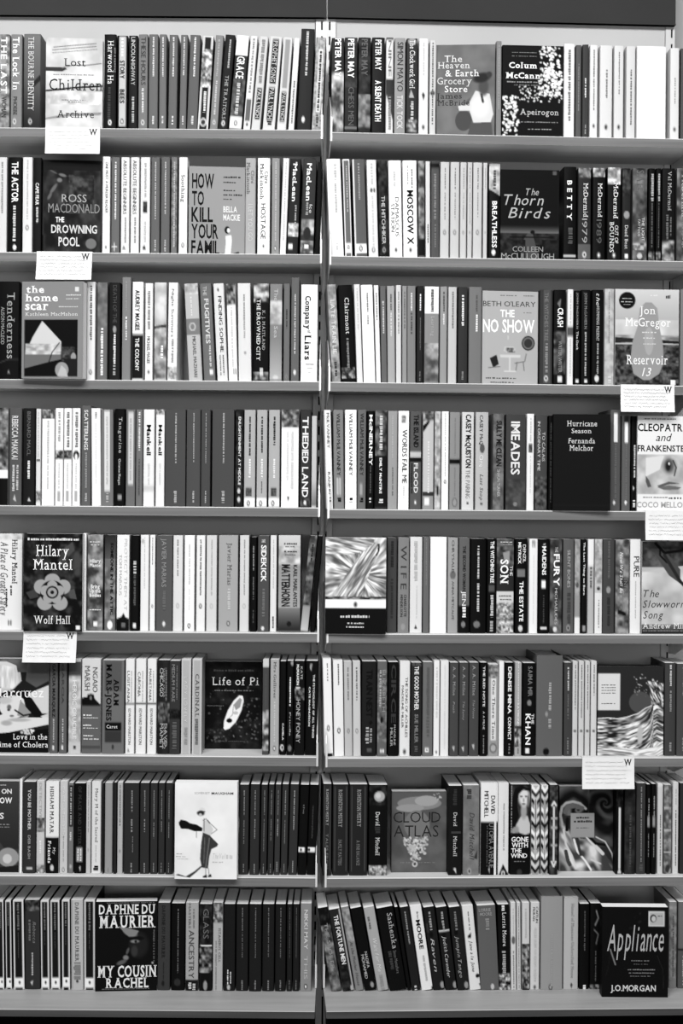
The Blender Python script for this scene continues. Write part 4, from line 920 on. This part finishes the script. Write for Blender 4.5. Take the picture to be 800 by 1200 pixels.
seg('R', 8, 580, 1040, .275, '''
12 63 72 12 l-10 | x 75 100 30 60 220 | T 105 250 40 72 222 s Lorrie Moore | x 270 370 30 62 160 | m 370 448 10 220 9
66 89 65 204 l-6 | x 90 200 40 60 180 | E 78 225 9 18 100 | x 270 440 36 62 140
92 109 65 196 l-5 | x 80 430 40 60 130
114 147 65 200 l-3 | x 90 220 36 62 180 | m 240 430 20 190 10 | b 430 450 40
150 189 65 202 | T 82 150 56 82 55 r CAITLIN | T 84 142 22 46 55 r MORAN | x 170 400 34 66 190 | o 425 50 150
194 288 38 150 H | o 425 45 70 170 | x 200 420 46 54 160
291 354 42 178 | T 68 385 50 70 140 s Hansel of Mansions Unfortified House | P 70 320 415 326 404 332 415 326 432
358 401 70 16 | x 100 200 44 60 80 | x 200 270 44 58 95 | x 415 436 30 66 225
404 451 68 10 | L 130 6 430 100 440 130 425 160 | L 110 5 420 180 440 200 430 240 | x 270 400 44 56 90 | m 415 440 20 180 9
F 457 735 84 468 12 -3 -0.055 0.032 ; Appliance cover ; black book cover with tall slanted word Appliance and a stamp, jutting forward face-out ; | K 30 470 720 110 200 22 8 | R 652 720 102 166 200 | R 658 716 108 160 175 | E 672 132 14 17 50 | E 674 134 9 12 190 | X 690 714 118 124 110 | L 45 3 690 290 715 350 718 430 | L 40 3 490 280 480 350 470 380 | H 478 716 160 272 175 i Appliance | L 130 5 490 265 512 330 | H 494 684 416 442 205 b J.O.MORGAN | X 580 655 310 315 110 | X 590 650 325 329 90 | X 565 680 348 353 130 | X 570 680 362 367 120 | X 575 660 376 380 110
740 774 62 132 | m 80 400 110 160 12 | x 120 380 40 60 100
778 832 62 92 | r 62 260 5 95 110 | b 262 270 30 | x 290 420 30 70 170''')
# ------------------------------------------------------------------ the shelving: large structure first
LX = unproj('L', -48, HOR, 0)[0]           # far left end of the left bay
RXE = unproj('R', 812, HOR, 0)[0]          # right end of the right bay
GAPX = .0045
SPAN = {'L': (LX, -.0022), 'R': (.0125, RXE)}
NEXT_R = RXE + .01
TOPZ = unproj('L', 190, 21.0, BACK)[1]
TOPZR = unproj('R', 590, 27.0, BACK)[1]
def holder(bay, name, kind='structure', **kw):
    e = bpy.data.objects.new(name, None); COL.objects.link(e)
    e.location = (HX, 0, 0); e.rotation_euler = (0, 0, YAW[bay]); e.empty_display_size = .1
    if kind: e['kind'] = kind
    prop(e, **kw)
    return e
side = {'L': 'left', 'R': 'right'}

m = MB(); m.box(-3.2, 3.2, -4.6, 1.2, -.05, 0)
fl = m.build('floor', M_FLOOR); fl['kind'] = 'structure'
m = MB(); m.box(-3.2, 3.2, .34, .42, 0, 3.0)
m.build('wall_back', M_BACK)['kind'] = 'structure'

first_case = None
for bay in 'LR':
    x0, x1 = SPAN[bay]
    case = holder(bay, 'bookcase', None, category='bookcase', group='grey steel bookcase bays',
                  label=('left' if bay == 'L' else 'right') + ' grey steel bookcase bay holding shelves of paperbacks ' + ('left' if bay == 'L' else 'right') + ' of the centre post')
    if bay == 'L':
        m = MB(); m.box(-.0032, .0035, BACK + .0005, BACK + .008, .02, TOPZ); m.build('centre_seam_post', M_POST, case)
    # back panel
    z0 = .02
    m = MB(); m.box(x0 + .012, x1 - .012, BACK + .004, BACK + .012, z0, 2.32)
    m.build('back_panel', M_BACK, case)
    # dark header board closing the top of the bay
    tz = TOPZ if bay == 'L' else TOPZR
    m = MB(); m.box(x0 + .001, x1 + (.0038 if bay == 'L' else -.001), BACK - .012, BACK, tz, 2.36); m.box(x0 + .001, x1 - .001, BACK - .014, BACK, tz, tz + .003)
    m.build('header_board', M_HEAD, case)
    # slotted half posts at both ends
    for sgn, xe in ((1, x0), (-1, x1)):
        w = .0205
        m = MB()
        xa, xb = (xe - .001, xe + w) if sgn > 0 else (xe - w, xe + .001)
        sa, sb = (xe + .0040, xe + .0076) if sgn > 0 else (xe - .0076, xe - .0040)
        if bay == 'L' and sgn < 0 or bay == 'R' and sgn > 0: pass
        yb = BACK + .001
        m.box(xa, sa, yb, yb + .003, z0, 2.32); m.box(sb, xb, yb, yb + .003, z0, 2.32)
        zz = .06 + .008
        while zz < 2.3:
            m.box(sa, sb, yb, yb + .003, zz + .019, min(zz + .0325, 2.32)); zz += .0325
        m.box(xb - .0015 if sgn > 0 else xa, xb if sgn > 0 else xa + .0015, yb, yb + .02, z0, 2.32)
        m.build('slotted_post', M_POST, case)
        m = MB(); m.box(sa - .001, sb + .001, yb + .004, yb + .006, z0, 2.32)  # black strip standing in for the shade inside the post
        m.build('slot_shade_strip', M_DARK, case)
    # shelves
    for row in range(1, 8):
        zt = SHELFZ[bay, row]
        t = .0185
        prof = [(-LIP + .001, 0), (-LIP, -.0012), (-LIP, -t + .001), (-LIP + .001, -t), (-LIP + .014, -t), (-LIP + .014, -t + .0015), (-LIP + .0015, -t + .0015),
                (-LIP + .0015, -.012), (BACK, -.012), (BACK, 0)]
        prof = [(y, zt + z) for y, z in prof]
        m = MB(); m.extrude_x(prof, x0 + .003, x1 - .003)
        sh = m.build('shelf', M_SHELF, case)
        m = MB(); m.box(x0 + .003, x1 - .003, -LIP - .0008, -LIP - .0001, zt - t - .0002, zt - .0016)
        m.build('shelf_lip', M_LIP_SHADE, sh)
        # end brackets: a thin plate at each end, high at the back, tapering to the lip
        for xe in (x0 + .0005, x1 - .0027):
            pts = [(-LIP - .001, -t - .001), (-LIP - .001, .030)]
            for q in range(9):
                a = q / 8
                pts.append((-LIP + .004 + a * .10, .045 + .050 * math.sin(a * math.pi / 2)))
            pts += [(BACK, .098), (BACK, -.058), (BACK - .05, -.055), (.02, -t - .006)]
            pts = [(y, zt + z) for y, z in pts][::-1]
            m = MB(); m.extrude_x(pts, xe, xe + .0018)
            # folded bright front flange
            m.box(xe - .0004, xe + .0034, -LIP - .0026, -LIP - .0012, zt - t, zt + .030)
            m.build('end_bracket', M_CHROME, sh)
            for q in (0.012, .03):
                pass
    # deep bottom shelf and kick board
    zt = SHELFZ[bay, 8]
    t = .014
    prof = [(BASEY + .001, 0), (BASEY, -.001), (BASEY, -t + .001), (BASEY + .001, -t), (BASEY + .02, -t), (BASEY + .02, -.01), (BACK, -.01), (BACK, 0)]
    m = MB(); m.extrude_x([(y, zt + z) for y, z in prof], x0 + .001, x1 - .001)
    m.build('base_shelf', M_BASE, case)
    m = MB(); m.box(x0 + .001, x1 - .001, BASEY - .0012, BASEY - .0002, zt - t, zt - .0012); m.build('edge_strip', M_EDGE, case)
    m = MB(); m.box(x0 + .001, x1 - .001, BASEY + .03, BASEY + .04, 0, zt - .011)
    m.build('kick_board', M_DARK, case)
    for xe in (x0 + .0005, x1 - .0027):
        pts = [(.022, .0005), (.024, .05), (.06, .08), (.12, .1), (BACK, .105), (BACK, .0005)]
        m = MB(); m.extrude_x([(y, zt + z) for y, z in pts][::-1], xe, xe + .0018)
        m.box(xe - .0004, xe + .0034, .0208, .022, zt + .001, zt + .05)
        m.build('end_bracket', M_CHROME, case)

# ------------------------------------------------------------------ special cover drawings
def special(name, u0, u1, v0, v1, r):
    o = []
    if name == 'RAYS':
        o.append(('Q', u0, u1, v0, 322, 190, 215, 90, 245, 9))
        o.append(('A', 110, 245, 12, 50, 7, u0, v0, 250, v0, 240, 100, 150, 130, u0, 125))
        o.append(('A', 95, 245, -58, 60, 5, 250, 75, 270, 82, 268, 120, 235, 190, 195, 300, 185, 322, 60, 322, 110, 240, 185, 130))
        o.append(('L', 22, 8, 268, 84, 267, 112, 258, 130)); o.append(('M', 33, 298, 308, 322, 5, 170, 22, .4))
    elif name == 'CHEV':
        w = u1 - u0; c = (u0 + u1) / 2; v = v0
        k = 0
        while v < v1 + 20:
            t = [235, 60, 200, 30, 150][k % 5]
            o.append(('L', t, 12, u0 - 4, v, c, v + 26, u1 + 4, v)); v += 19; k += 1
        o.append(('E', c, v0 + 110, w * .2, 60, 190)); o.append(('E', c, v0 + 250, w * .16, 60, 225))
        o.append(('L', 40, 3, c, v0 + 60, c, v0 + 320))
    elif name == 'WAVE':
        o.append(('R', 437, 530, 108, 266, 214))
        for k, v in enumerate((155, 166, 178, 190, 235)): o.append(('X', 452, 512, v, v + 4, 110))
        o.append(('E', 618, 232, 48, 46, 84))
        o.append(('P', 118, 436, 298, 520, 302, 600, 285, 660, 240, 690, 190, 680, 150, 716, 130, 716, 463, 436, 463))
        o.pop()
        crest = (430, 300, 520, 300, 570, 292, 610, 276, 640, 255, 662, 235, 672, 200, 676, 160, 690, 150, 720, 165)
        o.append(('S', u0, u1, 40, 240, 45, 7, *crest))
        low = (430, 415, 520, 420, 600, 432, 680, 420, 720, 395)
        o.append(('S', u0, u1, 120, 235, 60, 6, *low))
        o.append(('A', 40, 240, 62, 24, 5, 650, 140, 716, 150, 716, 250, 668, 240))
        o.append(('L', 235, 3, 436, 302, 480, 299, 520, 303, 560, 296, 610, 280, 640, 258, 668, 246))
        for i in range(40): o.append(('K', 1, 590, 700, 110, 215, r.uniform(90, 215), 3))
        o.append(('G', 618, 375, 14, 50, 185))
    elif name == 'SWIRL':
        o.append(('Z', 380, u1, v0, 330, 470, 150, 14, 85, 2, .9))
        o.append(('Z', u0, 400, v0, 200, 350, 175, 25, 110, 1, .7))
        o.append(('S', u0, u1, 70, 215, 60, 40, 265, 205, 300, 235, 340, 290, 420, 300, 520, 420))
        for (t, w, pts) in ((165, 10, (284, 235, 276, 200, 282, 165, 300, 148, 330, 142, 360, 150, 385, 172)), (100, 18, (295, 185, 310, 165, 340, 160, 370, 170)),
                            (205, 8, (290, 260, 300, 320, 325, 365, 345, 420)), (225, 8, (335, 300, 350, 350, 385, 390, 410, 428)),
                            (205, 14, (392, 290, 430, 330, 460, 360)), (10, 12, (398, 288, 430, 318, 480, 325)), (60, 12, (350, 300, 358, 340, 365, 365)),
                            (70, 16, (300, 350, 310, 390, 318, 405)), (200, 7, (410, 385, 450, 402)), (190, 5, (430, 290, 470, 310, 500, 360, 510, 400)),
                            (8, 14, (306, 215, 304, 260))):
            o.append(('L', t, w, *pts))
        o.append(('R', 320, 422, 190, 292, 150)); o.append(('X', 345, 400, 205, 213, 60)); o.append(('X', 335, 412, 220, 229, 60)); o.append(('X', 345, 400, 250, 254, 110))
    return o

# ------------------------------------------------------------------ build every book
ROWS = {}
for bay, row, ox, oy, sc, text in SEGS:
    for ln in text.strip('\n').split('\n'):
        ln = ln.strip()
        if not ln: continue
        ROWS.setdefault((bay, row), []).append((ox, oy, sc, ln))

TALLY = {}
labels_used = {}
def tone_word(t):
    return 'black' if t < 36 else 'charcoal' if t < 75 else 'dark grey' if t < 118 else 'mid-grey' if t < 165 else 'pale grey' if t < 205 else 'white'
seedn = 100
for (bay, row), items in sorted(ROWS.items()):
    yrow = ROWY[row]; zs = SHELFZ[bay, row]
    recs = []
    for ox, oy, sc, ln in items:
        lean = 0
        w = ln.split()
        if w[-1][0] == 'l' and w[-1][1:].lstrip('-').isdigit():
            lean = float(w[-1][1:]); ln = ln[:ln.rindex(w[-1])]
        if ln[0] == 'F':
            head, anchor, label, body = [q.strip() for q in ln.split(';')]
            hd = head.split()
            hard = 'H' in hd; hd = [q for q in hd[1:] if q != 'H']
            u0, u1, vt, vb, tone, yaw, dep, th = [float(q) for q in hd]
            sp = None
            for k in ('WAVE', 'SWIRL', 'RAYS'):
                if k in body: sp = k; body = body.replace(k, '')
            ops, nm = parse(body)
            recs.append(dict(F=True, u0=u0, u1=u1, vt=vt, vb=vb, tone=tone, yaw=yaw, dep=dep, th=th, anchor=anchor, label=label, ops=ops, sp=sp, hard=hard, ox=ox, oy=oy, sc=sc, px=ox + (u0 + u1) / 2 * sc))
        else:
            head, _, body = ln.partition('|')
            hd = head.split(); hard = 'H' in hd
            for q in hd:
                if q[0] == 'l' and len(q) > 1: lean = float(q[1:])
            hd = [float(q) for q in hd if q[0] not in 'Hl']
            u0, u1, vt, tone = hd
            sp = 'CHEV' if 'CHEV' in body else None
            body = body.replace('CHEV', '')
            ops, nm = parse(body)
            recs.append(dict(F=False, u0=u0, u1=u1, vt=vt, tone=tone, lean=lean, ops=ops, nm=nm, sp=sp, hard=hard, ox=ox, oy=oy, sc=sc, px=ox + (u0 + u1) / 2 * sc))
    recs.sort(key=lambda q: q['px'])
    # neighbours in a row must not interpenetrate: trim shared edges
    prev_end = None
    fi = [i for i, q in enumerate(recs) if q['F']]
    for i, q in enumerate(recs):
        seedn += 1
        rr = random.Random(seedn)
        sc, ox, oy = q['sc'], q['ox'], q['oy']
        pxa, pxb = ox + q['u0'] * sc, ox + q['u1'] * sc
        name = 'book'
        if q['F']:
            pyt = oy + q['vt'] * sc; pxm = (pxa + pxb) / 2
            ly = q['dep'] + (yrow if q['dep'] > 0 else yrow)
            xa, _ = unproj(bay, pxa, HOR, ly); xb, _ = unproj(bay, pxb, HOR, ly)
            # allow for the roll of the camera at this row
            pm = oy + (q['vt'] + q['vb']) / 2 * sc
            xa, _ = unproj(bay, pxa, pm, ly); xb, _ = unproj(bay, pxb, pm, ly)
            _, zt = unproj(bay, pxm, pyt, ly)
            wd = (xb - xa) / math.cos(math.radians(q['yaw'])); hgt = zt - zs
            cx = (xa + xb) / 2
            root = bpy.data.objects.new(name, None); COL.objects.link(root); root.empty_display_size = .02
            root.location = to_world(bay, cx, ly, zs + .0003)
            root.rotation_euler = (0, 0, YAW[bay] + math.radians(q['yaw']))
            vb = q['vb']
            box = (q['u0'], q['u1'], q['vt'], vb)
            ops = q['ops']
            if q['sp']: ops = special(q['sp'], q['u0'], q['u1'], q['vt'], vb, rr) + ops
            book(root, wd, q['th'], hgt, ops, box, q['tone'], (max(20, int((pxb - pxa) * 1.15)), int((vb - q['vt']) * sc * 1.1)), seedn, side=q['tone'], hard=q['hard'], facing='cover')
            prop(root, label=q['label'], category='book', group='books displayed cover-out on the shelves')
            prev_end = None
        else:
            lean = q['lean'] * sc
            vbot0 = oy + 490 * sc
            ly = yrow + rr.uniform(-.0015, .002)
            pxm = (pxa + pxb) / 2
            pyt = oy + q['vt'] * sc
            # pixel row of the book's foot
            _, zz = unproj(bay, pxm, pyt, ly)
            foot = project(to_world(bay, unproj(bay, pxm, oy + 300 * sc, ly)[0], ly, zs))[1]
            pym = (pyt + foot) / 2
            xa, _ = unproj(bay, pxa, pym, ly); xb, _ = unproj(bay, pxb, pym, ly)
            if prev_end is not None and prev_end > xa and prev_end - xa < .004: xa = prev_end
            q_w = xb - xa - .0007
            prev_end = xb
            dx = lean * (D + ly) / F          # how far the head leans right of the foot
            hgt0 = zz - zs
            ang = math.atan2(dx, hgt0)
            wd = q_w * math.cos(ang)
            hgt = (hgt0 - (wd * abs(math.sin(ang)))) / math.cos(ang)
            cxm = (xa + xb) / 2
            root = bpy.data.objects.new(name, None); COL.objects.link(root); root.empty_display_size = .02
            lx = cxm - dx / 2
            # keep clear of the end brackets
            if bay == 'R' and lx - wd / 2 < .0153 and wd > .006:
                cut = min(.0153 - (lx - wd / 2), .004); wd -= cut; lx += cut / 2
            if bay == 'L' and lx + wd / 2 > -.0053 and wd > .006:
                cut = min(lx + wd / 2 + .0053, .004); wd -= cut; lx -= cut / 2
            root.location = to_world(bay, lx, ly, zs + .0003 + wd / 2 * abs(math.sin(ang)))
            root.rotation_euler = (Matrix.Rotation(YAW[bay], 3, 'Z') @ Matrix.Rotation(ang, 3, 'Y')).to_euler()
            vb = (foot - oy) / sc
            box = (q['u0'], q['u1'], q['vt'], vb)
            ops = q['ops']
            if q['sp']: ops = special(q['sp'], q['u0'], q['u1'], q['vt'], vb, rr) + ops
            busy = any(o_[0] in 'mMoEPLKgReSQAZG' for o_ in ops)
            nu = max(5, int((pxb - pxa) * 1.1)); nv = 72 if busy else 48
            dpt = min(.128 + rr.uniform(-.006, .008), BACK - .008 - ly)
            book(root, wd, dpt, hgt, ops, box, q['tone'], (nu, nv), seedn, hard=q['hard'])
            # label: look first, then where it stands
            px = (pxb - pxa)
            wword = 'narrow' if px < 8.2 else 'medium' if px < 14 else 'broad'
            cands = [(abs(i - j), j) for j in fi]
            if bay == 'L': cands.append((len(recs) - i, len(recs)))
            else: cands.append((i + 1, -1))
            dist, j = min(cands)
            anchor = recs[j]['anchor'] if 0 <= j < len(recs) else 'centre post'
            dirw = 'right' if j < i else 'left'
            nm = q['nm']
            desc = f"{wword} {tone_word(q['tone'])} paperback" + (f" lettered {nm}" if nm else '')
            if q['hard']: desc = f"tall plain {tone_word(q['tone'])} hardback"
            if abs(q['lean']) > 30: desc = desc.replace(wword, 'leaning')
            rn = ROWN[row]
            rn = rn + ' ' + side[bay] + ' shelf'
            pos = f", {ORD[dist]} {dirw} of {'the ' + anchor}, {rn}"
            lab = desc + pos
            if len(lab.split()) > 16: lab = desc.replace(wword + ' ', '') + pos
            if len(lab.split()) > 16: lab = f"{tone_word(q['tone'])} paperback" + (f" lettered {nm}" if nm else '') + f", {ORD[dist]} {dirw} of {anchor}, {rn}"
            if len(lab.split()) > 16: lab = f"{wword} {tone_word(q['tone'])} paperback" + pos
            assert lab not in labels_used, lab
            if len(lab.split()) > 16: print('LONG', lab)
            labels_used[lab] = 1
            prop(root, label=lab, category='book', group=f'books standing on the {rn}')
        if not q['F']: TALLY[bay, row] = TALLY.get((bay, row), 0) + 1
#print('books', sum(TALLY.values()), TALLY)

# ------------------------------------------------------------------ hanging note cards
CARDS = [
    ('L', 1, 53, 117, 150, 181, 0, 'white card hanging from the top left shelf under the torn-paper cover'),
    ('L', 2, 43, 108, 296.5, 328, 2, 'white handwritten card below the diver cover on the second left shelf'),
    ('R', 3, 727, 790, 453, 483, 2, 'white handwritten card hanging below the Reservoir cover, third right shelf'),
    ('R', 4, 756, 820, 601, 633, 2, "white card at the right frame edge below the woman's sideways face cover"),
    ('L', 5, 27.5, 90, 741.5, 776, 1, 'white handwritten card below the white-rose cover on the fifth left shelf'),
    ('R', 6, 682, 743, 889, 924, 2, 'white handwritten card below the wave cover on the sixth right shelf'),
]
for bay, row, xa, xb, ya, yb, rot, lab in CARDS:
    ly = -LIP - .0030
    zs = SHELFZ[bay, row]
    x0, _ = unproj(bay, xa, (ya + yb) / 2, ly); x1, _ = unproj(bay, xb, (ya + yb) / 2, ly)
    _, zb = unproj(bay, (xa + xb) / 2, yb, ly)
    w = x1 - x0; h = zs + .001 - zb
    rr = random.Random(int(xa))
    curl = .006 + rr.uniform(0, .003)
    n = 10
    def cy(t): return -curl * t ** 2
    vs, fs = [], []
    for s_ in (0, .0004):
        for k in range(n + 1):
            t = k / n
            for x in (-w / 2, w / 2): vs.append((x + (-.0012 * t if rot else .0008 * t), cy(t) + s_, -h * t))
    N = (n + 1) * 2
    for k in range(n):
        a = 2 * k
        fs.append((a, a + 2, a + 3, a + 1)); fs.append((N + a, N + a + 1, N + a + 3, N + a + 2))
        fs.append((a, N + a, N + a + 2, a + 2)); fs.append((a + 1, a + 3, N + a + 3, N + a + 1))
    fs.append((0, 1, N + 1, N)); fs.append((2 * n, N + 2 * n, N + 2 * n + 1, 2 * n + 1))
    root = bpy.data.objects.new('note_card', None); COL.objects.link(root); root.empty_display_size = .02
    root.location = to_world(bay, (x0 + x1) / 2, ly, zs + .001)
    root.rotation_euler = (0, 0, YAW[bay])
    link('card_sheet', mesh_from('card_sheet', vs, fs, [M_CARD]), root)
    # tab folded back over the shelf lip
    m = MB(); m.box(-w / 2, w / 2, .0, .018, .0, .0004); m.build('folded_tab', M_CARD, root)
    gv, gf = layout('W', 'S')
    def onc(x, z): return (x, cy(-z / h) - .0005, z)
    wv = [onc(w / 2 - .0225 + x * .0175, -.0155 + y * .012) for x, y in gv]
    if row != 4 and row != 1 or True:
        link('printed_letter', mesh_from('printed_letter', wv, gf, [M_INK], [lin(30)] * len(wv)), root)
    hv, hf = [], []
    for li in range(6):
        z = -.010 - li * (h - .014) / 6
        x = -w / 2 + .006
        xe = (w / 2 - .022) if li == 0 else (w / 2 - rr.uniform(.006, .02))
        prevp = None; k = 0
        while x < xe:
            zz = z + rr.uniform(-.0011, .0011) + .0012 * math.sin(k * 2.1)
            p = (x, zz)
            if prevp and rr.random() > .14:
                nn = len(hv); tk = .00035
                hv += [onc(prevp[0], prevp[1] - tk), onc(p[0], p[1] - tk), onc(p[0], p[1] + tk), onc(prevp[0], prevp[1] + tk)]
                hf.append((nn, nn + 1, nn + 2, nn + 3))
            prevp = p; x += rr.uniform(.0010, .0018); k += 1
    link('handwriting', mesh_from('handwriting', hv, hf, [M_INK], [lin(140)] * len(hv)), root)['kind'] = 'stuff'
    prop(root, label=lab, category='note card', group='white note cards hanging from shelf lips')
